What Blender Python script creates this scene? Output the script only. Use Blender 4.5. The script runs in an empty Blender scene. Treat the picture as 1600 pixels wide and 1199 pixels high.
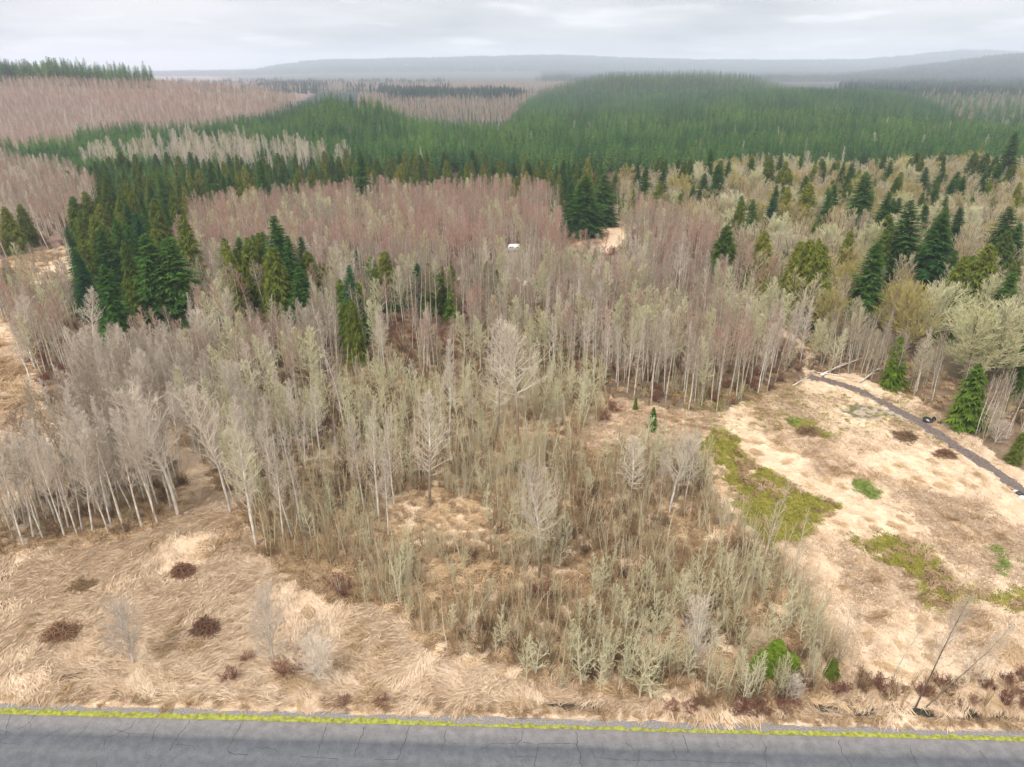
import bpy, math, random
import numpy as np
from mathutils import Vector
S = bpy.context.scene
COL = S.collection
rnd = random.Random(7)
R = math.radians

# ------------------------------------------------------------------ camera, sky, sun, exposure
CAMZ, PITCH, FPX = 50.0, R(24.65), 1067.0
SP, CP = math.sin(PITCH), math.cos(PITCH)
cam = bpy.data.cameras.new('camera'); camo = bpy.data.objects.new('camera', cam); COL.objects.link(camo)
camo.location = (0, 0, CAMZ); camo.rotation_euler = (R(90) - PITCH, 0, 0)
cam.sensor_width = 36; cam.lens = 36 * FPX / 1600; cam.clip_start = 0.5; cam.clip_end = 40000
S.camera = camo

SUN_EL, SUN_AZ = R(56), R(215)          # azimuth measured from +Y towards +X
world = bpy.data.worlds.new('World'); S.world = world; world.use_nodes = True
wn, wl = world.node_tree.nodes, world.node_tree.links
wn.clear()
def N(t, **kw):
    n = wn.new(t)
    for k, v in kw.items(): setattr(n, k, v)
    return n
sky = N('ShaderNodeTexSky', sky_type='NISHITA'); sky.sun_disc = False
sky.sun_elevation = SUN_EL; sky.sun_rotation = SUN_AZ; sky.air_density = 1.0; sky.dust_density = 3.0
tc = N('ShaderNodeTexCoord'); sep = N('ShaderNodeSeparateXYZ')
wl.new(tc.outputs['Generated'], sep.inputs[0])
zmax = N('ShaderNodeMath', operation='MAXIMUM'); zmax.inputs[1].default_value = 0.0; wl.new(sep.outputs[2], zmax.inputs[0])
zadd = N('ShaderNodeMath', operation='ADD'); zadd.inputs[1].default_value = 0.09; wl.new(zmax.outputs[0], zadd.inputs[0])
dx = N('ShaderNodeMath', operation='DIVIDE'); dy = N('ShaderNodeMath', operation='DIVIDE')
wl.new(sep.outputs[0], dx.inputs[0]); wl.new(zadd.outputs[0], dx.inputs[1])
wl.new(sep.outputs[1], dy.inputs[0]); wl.new(zadd.outputs[0], dy.inputs[1])
cmb = N('ShaderNodeCombineXYZ'); wl.new(dx.outputs[0], cmb.inputs[0]); wl.new(dy.outputs[0], cmb.inputs[1])
n1 = N('ShaderNodeTexNoise'); n1.inputs['Scale'].default_value = 0.42; n1.inputs['Detail'].default_value = 6; n1.inputs['Roughness'].default_value = 0.52
n2 = N('ShaderNodeTexNoise'); n2.inputs['Scale'].default_value = 0.9; n2.inputs['Detail'].default_value = 5; n2.inputs['Roughness'].default_value = 0.5
mp = N('ShaderNodeMapping'); mp.inputs['Location'].default_value = (3.1, 7.7, 0)
wl.new(cmb.outputs[0], n1.inputs['Vector']); wl.new(cmb.outputs[0], mp.inputs[0]); wl.new(mp.outputs[0], n2.inputs['Vector'])
cr = N('ShaderNodeValToRGB')
cr.color_ramp.elements[0].position = 0.36; cr.color_ramp.elements[0].color = (0.40, 0.417, 0.445, 1)
cr.color_ramp.elements[1].position = 0.60; cr.color_ramp.elements[1].color = (0.66, 0.668, 0.68, 1)
wl.new(n1.outputs['Fac'], cr.inputs[0])
cr2 = N('ShaderNodeValToRGB')
cr2.color_ramp.elements[0].position = 0.57; cr2.color_ramp.elements[0].color = (0, 0, 0, 1)
cr2.color_ramp.elements[1].position = 0.72; cr2.color_ramp.elements[1].color = (1, 1, 1, 1)
wl.new(n2.outputs['Fac'], cr2.inputs[0])
mx = N('ShaderNodeMix', data_type='RGBA'); wl.new(cr2.outputs[0], mx.inputs[0]); wl.new(cr.outputs[0], mx.inputs[6]); mx.inputs[7].default_value = (0.82, 0.825, 0.84, 1)
skm = N('ShaderNodeMix', data_type='RGBA', blend_type='MULTIPLY'); skm.inputs[0].default_value = 1.0
wl.new(sky.outputs[0], skm.inputs[6]); skm.inputs[7].default_value = (0.1, 0.1, 0.1, 1)
mx2 = N('ShaderNodeMix', data_type='RGBA'); mx2.inputs[0].default_value = 0.93
wl.new(skm.outputs[2], mx2.inputs[6]); wl.new(mx.outputs[2], mx2.inputs[7])
# an overcast sky is brighter towards the zenith
gr = N('ShaderNodeMath', operation='MULTIPLY_ADD'); gr.inputs[1].default_value = 1.4; gr.inputs[2].default_value = 0.60; wl.new(zmax.outputs[0], gr.inputs[0])
bg = N('ShaderNodeBackground'); wl.new(gr.outputs[0], bg.inputs['Strength']); wl.new(mx2.outputs[2], bg.inputs[0])
wo = N('ShaderNodeOutputWorld'); wl.new(bg.outputs[0], wo.inputs[0])
world.cycles.sampling_method = 'MANUAL'; world.cycles.sample_map_resolution = 256

sl = bpy.data.lights.new('sun', 'SUN'); sl.energy = 1.5; sl.angle = R(14); sl.color = (1.0, 0.93, 0.84)
so = bpy.data.objects.new('sun', sl); COL.objects.link(so)
sd = Vector((math.sin(SUN_AZ) * math.cos(SUN_EL), math.cos(SUN_AZ) * math.cos(SUN_EL), math.sin(SUN_EL)))
so.rotation_euler = sd.to_track_quat('Z', 'Y').to_euler(); so.location = (0, 0, 500)
S.view_settings.view_transform = 'Standard'; S.view_settings.look = 'None'; S.view_settings.gamma = 1
S.view_settings.use_curve_mapping = False; S.view_settings.exposure = 1.0
S.render.engine = 'CYCLES'
S.cycles.max_bounces = 4; S.cycles.diffuse_bounces = 2; S.cycles.glossy_bounces = 1
S.cycles.transmission_bounces = 1; S.cycles.volume_bounces = 1; S.cycles.transparent_max_bounces = 4
S.cycles.use_denoising = True; S.cycles.caustics_reflective = False; S.cycles.caustics_refractive = False

# ------------------------------------------------------------------ geometry of the view (pixel of the 1600 x 1199 photograph -> point of the place)
def pix(u, v, z=0.0):
    cx, cy = (u - 800) / FPX, (599.5 - v) / FPX
    dz = -SP + cy * CP; t = (z - CAMZ) / dz
    return cx * t, t * (CP + cy * SP)
def proj(x, y, z):
    dep = y * CP + (CAMZ - z) * SP
    return 800 + FPX * x / dep, 599.5 - FPX * (y * SP - (CAMZ - z) * CP) / dep
def inpoly(u, v, poly):
    r = np.zeros(np.shape(u), bool); n = len(poly)
    for i in range(n):
        x1, y1 = poly[i]; x2, y2 = poly[(i + 1) % n]
        if y1 == y2: continue
        c = ((y1 > v) != (y2 > v)) & (u < (x2 - x1) * (v - y1) / (y2 - y1) + x1)
        r ^= c
    return r
def hsh(ix, iy, s):
    h = (ix.astype(np.int64) * 374761393 + iy.astype(np.int64) * 668265263 + s * 1442695041) & 0xffffffff
    h = ((h ^ (h >> 13)) * 1274126177) & 0xffffffff
    return ((h ^ (h >> 16)) & 0xffff) / 65535.0
def vnoise(x, y, s=0):
    x = np.asarray(x, float); y = np.asarray(y, float)
    ix, iy = np.floor(x), np.floor(y); fx, fy = x - ix, y - iy
    fx = fx * fx * (3 - 2 * fx); fy = fy * fy * (3 - 2 * fy)
    a, b, c, d = hsh(ix, iy, s), hsh(ix + 1, iy, s), hsh(ix, iy + 1, s), hsh(ix + 1, iy + 1, s)
    return (a * (1 - fx) + b * fx) * (1 - fy) + (c * (1 - fx) + d * fx) * fy
def fbm(x, y, s=0, o=4):
    r, a, t = 0, 0.5, 0
    for k in range(o):
        r = r + a * vnoise(x * 2 ** k + 17.3 * k, y * 2 ** k + 5.1 * k, s + k); t += a; a *= .5
    return r / t
def sstep(a, b, x):
    t = np.clip((x - a) / (b - a), 0, 1); return t * t * (3 - 2 * t)

# ------------------------------------------------------------------ land form
# ridge: distance, profile of its wooded skyline (photo column, row), height of the wood on it, depth of front and back slope
RIDGES = [
    (900, [(-300, 112), (0, 119), (130, 121), (250, 124), (400, 137), (480, 150), (560, 168), (700, 215)], 11, 260, 300),
    (660, [(-300, 252), (0, 245), (150, 228), (300, 214), (400, 184), (480, 149), (520, 138), (590, 150), (680, 188), (760, 222), (850, 250)], 15, 150, 130),
    (1000, [(775, 228), (850, 178), (1000, 150), (1150, 138), (1250, 136), (1380, 140), (1440, 152), (1500, 182), (1570, 216), (1700, 245)], 16, 330, 260),
    (1420, [(775, 192), (805, 162), (840, 142), (900, 123), (960, 113), (1100, 111), (1170, 117), (1220, 133), (1320, 155)], 14, 250, 220),
    (2500, [(150, 150), (250, 140), (400, 131), (500, 134), (600, 131), (700, 138), (800, 150), (950, 165)], 10, 700, 500),
    (5000, [(900, 142), (1000, 132), (1150, 124), (1250, 121), (1330, 115), (1400, 108), (1470, 99), (1530, 91), (1600, 85), (1800, 80), (2200, 90)], 15, 1300, 1200),
    (6800, [(330, 128), (400, 121), (470, 112), (600, 109), (720, 112), (830, 105), (930, 111), (1060, 107), (1180, 112), (1300, 108), (1420, 104)], 15, 900, 900),
    (9000, [(-800, 120), (-200, 118), (0, 116), (240, 114), (400, 111), (440, 103), (500, 96), (700, 92), (870, 88), (960, 92), (1100, 96), (1250, 96), (1340, 95), (1410, 90), (1490, 81), (1560, 82), (1700, 90), (2400, 95)], 15, 2300, 3500),
]
def terr(x, y, fine=True):
    x = np.asarray(x, float); y = np.asarray(y, float)
    uu = 800 + FPX * x / np.maximum(y * CP + 18, 30)
    z = np.zeros(x.shape)
    for D, prof, th, sf, sb in RIDGES:
        pu = np.array([p[0] for p in prof], float); pv = np.array([p[1] for p in prof], float)
        v = np.interp(uu, pu, pv)
        cy = (599.5 - v) / FPX
        tz = CAMZ + D * (cy * CP - SP) / (CP + cy * SP) - th
        # fade out past either end of the profile
        tz = np.maximum(tz, -4) * sstep(pu[0] - 70, pu[0], uu) * (1 - sstep(pu[-1], pu[-1] + 160, uu))
        w = np.where(y < D, np.exp(-((y - D) / sf) ** 2), np.exp(-((y - D) / sb) ** 2))
        w = w * (0.93 + 0.14 * fbm(x / 160, y / 160, 5)) if D < 1200 else w * (0.97 + 0.06 * fbm(x / 300, y / 300, 6))
        z = np.maximum(z, tz * w)
    z = z * sstep(330, 520, y)
    if fine:
        near = 1 - sstep(250, 500, y)
        roadd = y - (39.9 - 0.0304 * x)
        off = sstep(1.2, 4.0, roadd)
        z = z + near * off * (0.5 * (fbm(x / 9, y / 9, 1) - .5) + 0.22 * (fbm(x / 1.6, y / 1.6, 2, 3) - .5) - 0.1)
        z = z + (1 - near) * 3.0 * (fbm(x / 60, y / 60, 3) - .5)
        for (u, v, a, b, d) in DITCH:
            X, Y = pix(u, v); rx = x - X; ry = (y - Y) + 0.0304 * rx
            z = z - d * np.exp(-(rx / a) ** 2 - (ry / b) ** 2) * off
    return z
DITCH = [(115, 1056, 1.6, .5, .55), (310, 1066, .9, .5, .6), (575, 1080, .8, .5, .5), (880, 1098, 1.8, .7, .75), (935, 1102, 1.5, .7, .75), (1300, 1106, 2.2, .9, .8), (1350, 1108, 1.8, .9, .75),
         (1430, 1110, 2.4, .8, .8), (1500, 1113, 2.6, .8, .8), (1560, 1116, 1.6, .5, .7)]

def mesh_from(name, verts, faces, mats=(), smooth=False, mi=None):
    """verts (n,3) array, faces (m,k) array of one size or list of such arrays"""
    me = bpy.data.meshes.new(name)
    if not isinstance(faces, list): faces = [faces]
    faces = [np.asarray(f, np.int32) for f in faces if len(f)]
    verts = np.asarray(verts, np.float32)
    me.vertices.add(len(verts)); me.vertices.foreach_set('co', verts.ravel())
    loops = np.concatenate([f.ravel() for f in faces]); me.loops.add(len(loops)); me.loops.foreach_set('vertex_index', loops)
    tot = np.concatenate([np.full(len(f), f.shape[1], np.int32) for f in faces])
    me.polygons.add(len(tot)); st = np.concatenate([[0], np.cumsum(tot)[:-1]]).astype(np.int32)
    me.polygons.foreach_set('loop_start', st); me.polygons.foreach_set('loop_total', tot)
    if mi is not None: me.polygons.foreach_set('material_index', np.asarray(mi, np.int32))
    if smooth: me.polygons.foreach_set('use_smooth', np.ones(len(tot), bool))
    for m in mats: me.materials.append(m)
    me.update(calc_edges=True)
    return me
def obj(name, me, parent=None, label=None, cat=None, group=None, kind=None, link=True):
    o = bpy.data.objects.new(name, me)
    if link: COL.objects.link(o)
    if parent is not None: o.parent = parent
    for k, v in (('label', label), ('category', cat), ('group', group), ('kind', kind)):
        if v: o[k] = v
    return o

# ------------------------------------------------------------------ materials
def mat_simple(name, c1, c2, rough=.9, noise=None, bump=0, spec=.2, c3=None):
    """two tones chosen per object / instance, optional object-space noise"""
    m = bpy.data.materials.new(name); m.use_nodes = True
    nt = m.node_tree; n, l = nt.nodes, nt.links; n.clear()
    out = n.new('ShaderNodeOutputMaterial')
    oi = n.new('ShaderNodeObjectInfo')
    mix = n.new('ShaderNodeMix'); mix.data_type = 'RGBA'
    l.new(oi.outputs['Random'], mix.inputs[0]); mix.inputs[6].default_value = (*c1, 1); mix.inputs[7].default_value = (*c2, 1)
    colr = mix.outputs[2]
    if noise:
        tx = n.new('ShaderNodeTexCoord'); nz = n.new('ShaderNodeTexNoise'); nz.inputs['Scale'].default_value = noise; nz.inputs['Detail'].default_value = 3
        l.new(tx.outputs['Object'], nz.inputs['Vector'])
        cr = n.new('ShaderNodeValToRGB'); cr.color_ramp.elements[0].position = .3; cr.color_ramp.elements[1].position = .7
        cr.color_ramp.elements[0].color = (.55, .55, .55, 1); cr.color_ramp.elements[1].color = (1.35, 1.35, 1.35, 1)
        if c3: cr.color_ramp.elements[0].color = (*c3, 1)
        l.new(nz.outputs['Fac'], cr.inputs[0])
        mu = n.new('ShaderNodeMix'); mu.data_type = 'RGBA'; mu.blend_type = 'MULTIPLY'; mu.inputs[0].default_value = 1
        l.new(colr, mu.inputs[6]); l.new(cr.outputs[0], mu.inputs[7]); colr = mu.outputs[2]
    if spec <= 0:
        b = n.new('ShaderNodeBsdfDiffuse'); l.new(colr, b.inputs[0])
    else:
        b = n.new('ShaderNodeBsdfPrincipled'); l.new(colr, b.inputs['Base Color']); b.inputs['Roughness'].default_value = rough
        b.inputs['Specular IOR Level'].default_value = spec
        if bump and noise:
            bp = n.new('ShaderNodeBump'); bp.inputs['Strength'].default_value = bump; l.new(nz.outputs['Fac'], bp.inputs['Height']); l.new(bp.outputs[0], b.inputs['Normal'])
    l.new(b.outputs[0], out.inputs[0])
    return m
def mat_leaf(name, c1, c2, trans=.25, vary=True):
    m = bpy.data.materials.new(name); m.use_nodes = True
    n, l = m.node_tree.nodes, m.node_tree.links; n.clear()
    out = n.new('ShaderNodeOutputMaterial'); oi = n.new('ShaderNodeObjectInfo'); mix = n.new('ShaderNodeMix'); mix.data_type = 'RGBA'
    l.new(oi.outputs['Random'], mix.inputs[0]); mix.inputs[6].default_value = (*c1, 1); mix.inputs[7].default_value = (*c2, 1)
    tx = n.new('ShaderNodeTexCoord'); nz = n.new('ShaderNodeTexNoise'); nz.inputs['Scale'].default_value = .8; nz.inputs['Detail'].default_value = 2
    l.new(tx.outputs['Object'], nz.inputs['Vector'])
    cr = n.new('ShaderNodeValToRGB'); cr.color_ramp.elements[0].position = .35; cr.color_ramp.elements[1].position = .65
    cr.color_ramp.elements[0].color = (.6, .65, .7, 1); cr.color_ramp.elements[1].color = (1.35, 1.3, 1.1, 1); l.new(nz.outputs['Fac'], cr.inputs[0])
    mu = n.new('ShaderNodeMix'); mu.data_type = 'RGBA'; mu.blend_type = 'MULTIPLY'; mu.inputs[0].default_value = 1 if vary else 0
    l.new(mix.outputs[2], mu.inputs[6]); l.new(cr.outputs[0], mu.inputs[7])
    if vary:   # whole stands differ in tone
        ge = n.new('ShaderNodeNewGeometry'); nb = n.new('ShaderNodeTexNoise'); nb.inputs['Scale'].default_value = .022; nb.inputs['Detail'].default_value = 3; l.new(ge.outputs['Position'], nb.inputs['Vector'])
        cb_ = n.new('ShaderNodeValToRGB'); cb_.color_ramp.elements[0].position = .38; cb_.color_ramp.elements[1].position = .62
        cb_.color_ramp.elements[0].color = (.55, .68, .85, 1); cb_.color_ramp.elements[1].color = (1.3, 1.15, 1.0, 1); l.new(nb.outputs['Fac'], cb_.inputs[0])
        m3 = n.new('ShaderNodeMix'); m3.data_type = 'RGBA'; m3.blend_type = 'MULTIPLY'; m3.inputs[0].default_value = 1; l.new(mu.outputs[2], m3.inputs[6]); l.new(cb_.outputs[0], m3.inputs[7]); mu = m3
    d = n.new('ShaderNodeBsdfDiffuse'); l.new(mu.outputs[2], d.inputs[0])
    t = n.new('ShaderNodeBsdfTranslucent'); l.new(mu.outputs[2], t.inputs[0])
    ms = n.new('ShaderNodeMixShader'); ms.inputs[0].default_value = trans; l.new(d.outputs[0], ms.inputs[1]); l.new(t.outputs[0], ms.inputs[2])
    l.new(ms.outputs[0], out.inputs[0]); return m

M = {}
M['pale_bark'] = mat_simple('pale_bark', (.56, .50, .43), (.70, .64, .55), spec=0, noise=1.2)
M['pale_twig'] = mat_simple('pale_twig', (.50, .42, .34), (.64, .55, .44), spec=0)
M['grey_bark'] = mat_simple('grey_bark', (.42, .38, .29), (.58, .53, .43), spec=0, noise=1.2)
M['mauve_twig'] = mat_simple('mauve_twig', (.28, .20, .155), (.38, .32, .23), spec=0)
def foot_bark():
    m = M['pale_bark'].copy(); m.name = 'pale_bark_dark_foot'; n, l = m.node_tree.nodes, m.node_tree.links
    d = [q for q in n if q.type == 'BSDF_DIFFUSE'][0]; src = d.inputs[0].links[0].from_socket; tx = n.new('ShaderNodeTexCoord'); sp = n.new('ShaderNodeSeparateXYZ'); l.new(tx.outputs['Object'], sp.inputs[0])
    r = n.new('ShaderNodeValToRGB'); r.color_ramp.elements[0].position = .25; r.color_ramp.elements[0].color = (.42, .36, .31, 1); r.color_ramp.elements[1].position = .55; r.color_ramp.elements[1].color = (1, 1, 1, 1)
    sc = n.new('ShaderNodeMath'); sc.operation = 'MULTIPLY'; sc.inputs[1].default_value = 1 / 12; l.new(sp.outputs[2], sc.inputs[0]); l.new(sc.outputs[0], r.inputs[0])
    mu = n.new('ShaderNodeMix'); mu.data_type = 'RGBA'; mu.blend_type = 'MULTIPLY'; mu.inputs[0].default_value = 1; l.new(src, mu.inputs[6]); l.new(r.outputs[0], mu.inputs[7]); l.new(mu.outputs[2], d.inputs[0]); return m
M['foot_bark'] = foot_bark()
M['red_twig'] = mat_simple('red_twig', (.38, .215, .165), (.46, .34, .26), spec=0)
M['olive_twig'] = mat_simple('olive_twig', (.38, .30, .15), (.56, .46, .28), spec=0)
M['moss_twig'] = mat_simple('moss_twig', (.50, .47, .26), (.60, .57, .37), spec=0)
M['lichen_twig'] = mat_simple('lichen_twig', (.47, .43, .25), (.60, .56, .36), spec=0)
M['gold_twig'] = mat_simple('gold_twig', (.36, .30, .10), (.42, .35, .14), spec=0)
M['straw_twig'] = mat_simple('straw_twig', (.47, .40, .25), (.54, .47, .33), spec=0)
M['brown_twig'] = mat_simple('brown_twig', (.13, .08, .055), (.26, .17, .09), spec=0)
M['ochre_twig'] = mat_simple('ochre_twig', (.30, .19, .10), (.46, .34, .20), spec=0)
M['redbrown_twig'] = mat_simple('redbrown_twig', (.17, .075, .055), (.25, .12, .08), spec=0)
M['dark_bark'] = mat_simple('dark_bark', (.12, .095, .07), (.19, .15, .11), spec=0, noise=1.5)
M['sap_bark'] = mat_simple('sapling_bark', (.42, .37, .25), (.62, .57, .43), spec=0)
M['fir_leaf'] = mat_leaf('fir_needles', (.035, .105, .024), (.075, .155, .038))
M['blue_leaf'] = mat_leaf('blue_fir_needles', (.028, .095, .04), (.045, .125, .055))
M['cedar_leaf'] = mat_leaf('cedar_sprays', (.075, .12, .022), (.17, .19, .038))
M['bright_leaf'] = mat_leaf('bright_sprays', (.10, .17, .02), (.13, .20, .03))
M['hill_leaf'] = mat_leaf('hill_needles', (.045, .14, .042), (.15, .27, .07))
M['far_leaf'] = mat_leaf('far_needles', (.022, .05, .04), (.05, .085, .06))
M['hazed_hill_leaf'] = mat_leaf('haze_tinted_hill_needles', (.045, .135, .055), (.12, .24, .09))  # distance haze put into the needle colour of the farther hill firs
M['straw'] = mat_leaf('dry_grass', (.72, .54, .37), (.90, .73, .54), .35, False)
M['tan'] = mat_leaf('tan_grass', (.54, .38, .22), (.70, .52, .33), .35, False)
M['orange'] = mat_simple('orange_grass', (.28, .18, .10), (.44, .31, .18), spec=0)
M['mossg'] = mat_simple('moss_grass', (.19, .18, .035), (.31, .27, .06), spec=0)
M['green'] = mat_simple('green_grass', (.14, .19, .045), (.22, .27, .065), spec=0)

# ------------------------------------------------------------------ ground
def axis(a, b, fine_a, fine_b, step, grow):
    pts = list(np.arange(fine_a, fine_b + 1e-6, step))
    s, p = step, fine_b
    while p < b: s *= grow; p += s; pts.append(p)
    s, p = step, fine_a; lo = []
    while p > a: s *= grow; p -= s; lo.append(p)
    return np.array(lo[::-1] + pts)
gx = axis(-20000, 20000, -72, 84, .42, 1.035)
gy = axis(-400, 22000, 37, 125, .36, 1.022)
GX, GY = np.meshgrid(gx, gy)
GZ = terr(GX, GY)
GU, GV = proj(GX, GY, 0.0)
valid = GY > 5
# photo-shaped ground cover areas
MOSS = [[(1118, 668), (1150, 672), (1185, 722), (1290, 775), (1318, 800), (1262, 832), (1215, 835), (1205, 860), (1150, 800), (1120, 760), (1098, 710)],
        [(1325, 835), (1390, 846), (1448, 856), (1475, 890), (1520, 915), (1600, 905), (1640, 930), (1640, 960), (1520, 935), (1440, 940), (1432, 905), (1380, 880)],
        [(1235, 658), (1270, 660), (1290, 685), (1255, 685)]]
GREENP = [[(1318, 752), (1350, 748), (1368, 765), (1355, 780), (1325, 775)], [(1540, 862), (1565, 865), (1555, 890)], [(1235, 660), (1255, 657), (1258, 668), (1240, 672)], [(1590, 870), (1610, 880), (1600, 895)]]
GRAVELP = [[(1320, 640), (1340, 628), (1400, 640), (1430, 655), (1330, 655)], [(925, 425), (945, 418), (985, 450), (1010, 475), (985, 470)]]
Z = {}
Z['left_pale'] = [(-320, 900), (0, 872), (60, 852), (130, 845), (240, 828), (282, 790), (288, 745), (255, 705), (262, 660), (330, 640), (320, 590), (200, 580), (150, 610), (120, 690), (90, 745), (40, 800), (-60, 830), (-320, 870)]
Z['middle'] = [(78, 640), (62, 600), (20, 505), (-60, 470), (-60, 450), (330, 436), (700, 440), (1100, 440), (1240, 540), (1262, 590), (1200, 612), (1130, 645), (1060, 640), (990, 628), (930, 600), (850, 585), (700, 592), (560, 592), (480, 640), (330, 640), (200, 580), (150, 600)]
Z['red'] = [(110, 440), (300, 400), (310, 352), (480, 330), (600, 325), (840, 325), (888, 366), (905, 388), (960, 392), (1000, 350), (1100, 400), (1160, 440), (1240, 520), (1100, 440), (330, 436)]
Z['left_grey'] = [(-320, 420), (-60, 420), (25, 402), (115, 378), (160, 330), (120, 290), (0, 268), (-320, 260)]
Z['left_grey2'] = [(-320, 500), (10, 500), (70, 640), (0, 440), (110, 440), (110, 420), (40, 430), (0, 420), (-320, 460)]
Z['conifer_band'] = [(110, 330), (140, 282), (300, 282), (560, 278), (840, 278), (900, 290), (960, 300), (960, 345), (880, 350), (840, 322), (480, 325), (300, 345)]
Z['right_mix'] = [(960, 345), (985, 300), (1130, 285), (1400, 285), (1900, 290), (1900, 700), (1660, 670), (1585, 640), (1500, 585), (1400, 552), (1262, 545), (1240, 520), (1160, 440), (1100, 400), (1000, 350)]
Z['right_strip'] = [(1262, 590), (1268, 545), (1400, 552), (1500, 585), (1585, 640), (1700, 700), (1800, 800), (1640, 760), (1590, 730), (1500, 668), (1455, 630), (1400, 610), (1330, 585)]
Z['thicket'] = [(400, 858), (440, 760), (520, 735), (640, 720), (760, 700), (820, 640), (880, 700), (1000, 700), (1095, 700), (1115, 780), (1190, 850), (1245, 905), (1285, 1000), (1310, 1085), (1200, 1095), (1000, 1075), (870, 1080), (800, 1045), (660, 1010), (640, 962), (560, 935), (470, 918), (440, 880)]
Z['left_mid'] = [(282, 700), (300, 650), (330, 640), (480, 690), (520, 735), (440, 760), (400, 858), (380, 800), (345, 770), (330, 735)]
Z['scrub_up'] = [(480, 640), (560, 590), (700, 590), (850, 585), (930, 600), (960, 640), (880, 700), (820, 640), (760, 700), (640, 720), (520, 735), (480, 690), (400, 665)]
Z['tan_gap'] = [(596, 790), (680, 768), (770, 790), (790, 860), (700, 850), (620, 845)]
Z['green_strip'] = [(0, 262), (60, 250), (130, 252), (210, 262), (275, 290), (275, 335), (200, 312), (120, 290), (20, 278)]
Z['ditch_brush'] = [(1090, 1085), (1310, 1085), (1330, 1062), (1640, 1058), (1640, 1105), (1500, 1108), (1300, 1100), (1100, 1108)]
OPEN_FAR = [[(-320, 470), (0, 432), (22, 404), (60, 392), (120, 378), (135, 392), (60, 415), (30, 440), (-10, 470), (-320, 500)],
            [(880, 360), (895, 350), (945, 355), (950, 380), (915, 388), (895, 380)], [(-320, 560), (-10, 500), (20, 530), (40, 590), (72, 640), (80, 680), (70, 750), (20, 800), (-60, 825), (-320, 860)]]
wu = GU + 60 * (fbm(GX / 5, GY / 5, 31) - .5) * np.clip(60 / np.maximum(GY, 30), .1, 1.5); wv = GV + 44 * (fbm(GX / 5, GY / 5, 32) - .5) * np.clip(60 / np.maximum(GY, 30), .1, 1.5)
def zmask(polys):
    r = np.zeros(GX.shape, bool)
    for p in polys: r |= inpoly(wu, wv, p)
    return r & valid
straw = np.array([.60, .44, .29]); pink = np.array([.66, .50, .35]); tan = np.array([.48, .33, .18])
brown = np.array([.085, .055, .032]); olive = np.array([.06, .05, .02]); redb = np.array([.20, .13, .11]); dgreen = np.array([.018, .028, .014])  # brown, olive, dgreen: floor litter with the shade under trees painted in
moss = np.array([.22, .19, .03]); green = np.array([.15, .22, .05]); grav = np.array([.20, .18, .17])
def L(a, b, t): return a * (1 - t[..., None]) + b * t[..., None]
big = fbm(GX / 14, GY / 14, 40); mid = fbm(GX / 3, GY / 3, 41)
colr = L(np.broadcast_to(straw, GX.shape + (3,)), pink, sstep(.4, .6, big))
colr = L(colr, tan, sstep(.62, .78, mid))
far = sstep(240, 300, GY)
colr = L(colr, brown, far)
hillmask = sstep(500, 600, GY) 
colr = L(colr, dgreen, hillmask * (1 - sstep(1700, 2100, GY) * .3))
redhill = [(-600, 100), (250, 110), (500, 140), (430, 190), (330, 222), (130, 225), (0, 262), (-600, 280)]
colr = L(colr, redb, inpoly(GU, GV, redhill) * 1.0 * (GY > 300))
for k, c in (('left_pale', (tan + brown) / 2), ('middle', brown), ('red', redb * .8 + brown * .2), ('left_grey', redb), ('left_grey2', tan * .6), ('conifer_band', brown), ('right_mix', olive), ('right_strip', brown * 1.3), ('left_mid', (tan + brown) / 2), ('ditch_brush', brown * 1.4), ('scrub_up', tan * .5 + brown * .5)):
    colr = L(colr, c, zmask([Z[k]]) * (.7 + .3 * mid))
tkm = (zmask([Z['thicket']]) & ~zmask([Z['tan_gap']])) * 1.0
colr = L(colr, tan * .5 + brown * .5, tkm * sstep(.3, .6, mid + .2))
colr = L(colr, np.array([.50, .33, .17]), zmask(OPEN_FAR) * 1.0)
colr = L(colr, moss, zmask(MOSS) * sstep(.25, .45, mid)); colr = L(colr, green, zmask(GREENP) * 1.0); colr = L(colr, grav, zmask(GRAVELP) * sstep(.3, .55, mid))
for (u, v, a, b, d) in DITCH:
    X, Y = pix(u, v); rx = GX - X; ry = (GY - Y) + .0304 * rx
    colr = L(colr, np.array([.05, .04, .03]), np.exp(-(rx / a / 1.1) ** 4 - (ry / b / 1.1) ** 4))
rd = GY - (39.9 - .0304 * GX)
colr = L(colr, np.array([.24, .22, .20]), (rd < 1.0) * 1.0)
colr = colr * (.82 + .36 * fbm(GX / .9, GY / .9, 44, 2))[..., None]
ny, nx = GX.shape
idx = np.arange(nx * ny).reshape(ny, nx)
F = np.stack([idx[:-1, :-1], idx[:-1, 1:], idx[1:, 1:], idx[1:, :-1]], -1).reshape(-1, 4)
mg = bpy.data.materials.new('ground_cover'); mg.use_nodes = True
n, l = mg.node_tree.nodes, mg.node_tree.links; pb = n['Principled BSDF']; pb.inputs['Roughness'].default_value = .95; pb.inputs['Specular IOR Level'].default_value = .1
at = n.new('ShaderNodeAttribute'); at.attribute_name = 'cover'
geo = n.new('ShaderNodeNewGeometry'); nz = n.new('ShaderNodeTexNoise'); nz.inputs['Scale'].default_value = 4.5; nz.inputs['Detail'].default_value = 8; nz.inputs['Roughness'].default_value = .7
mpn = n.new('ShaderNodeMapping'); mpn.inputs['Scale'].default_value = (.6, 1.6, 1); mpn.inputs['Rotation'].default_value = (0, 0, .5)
l.new(geo.outputs['Position'], mpn.inputs[0]); l.new(mpn.outputs[0], nz.inputs['Vector'])
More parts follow.
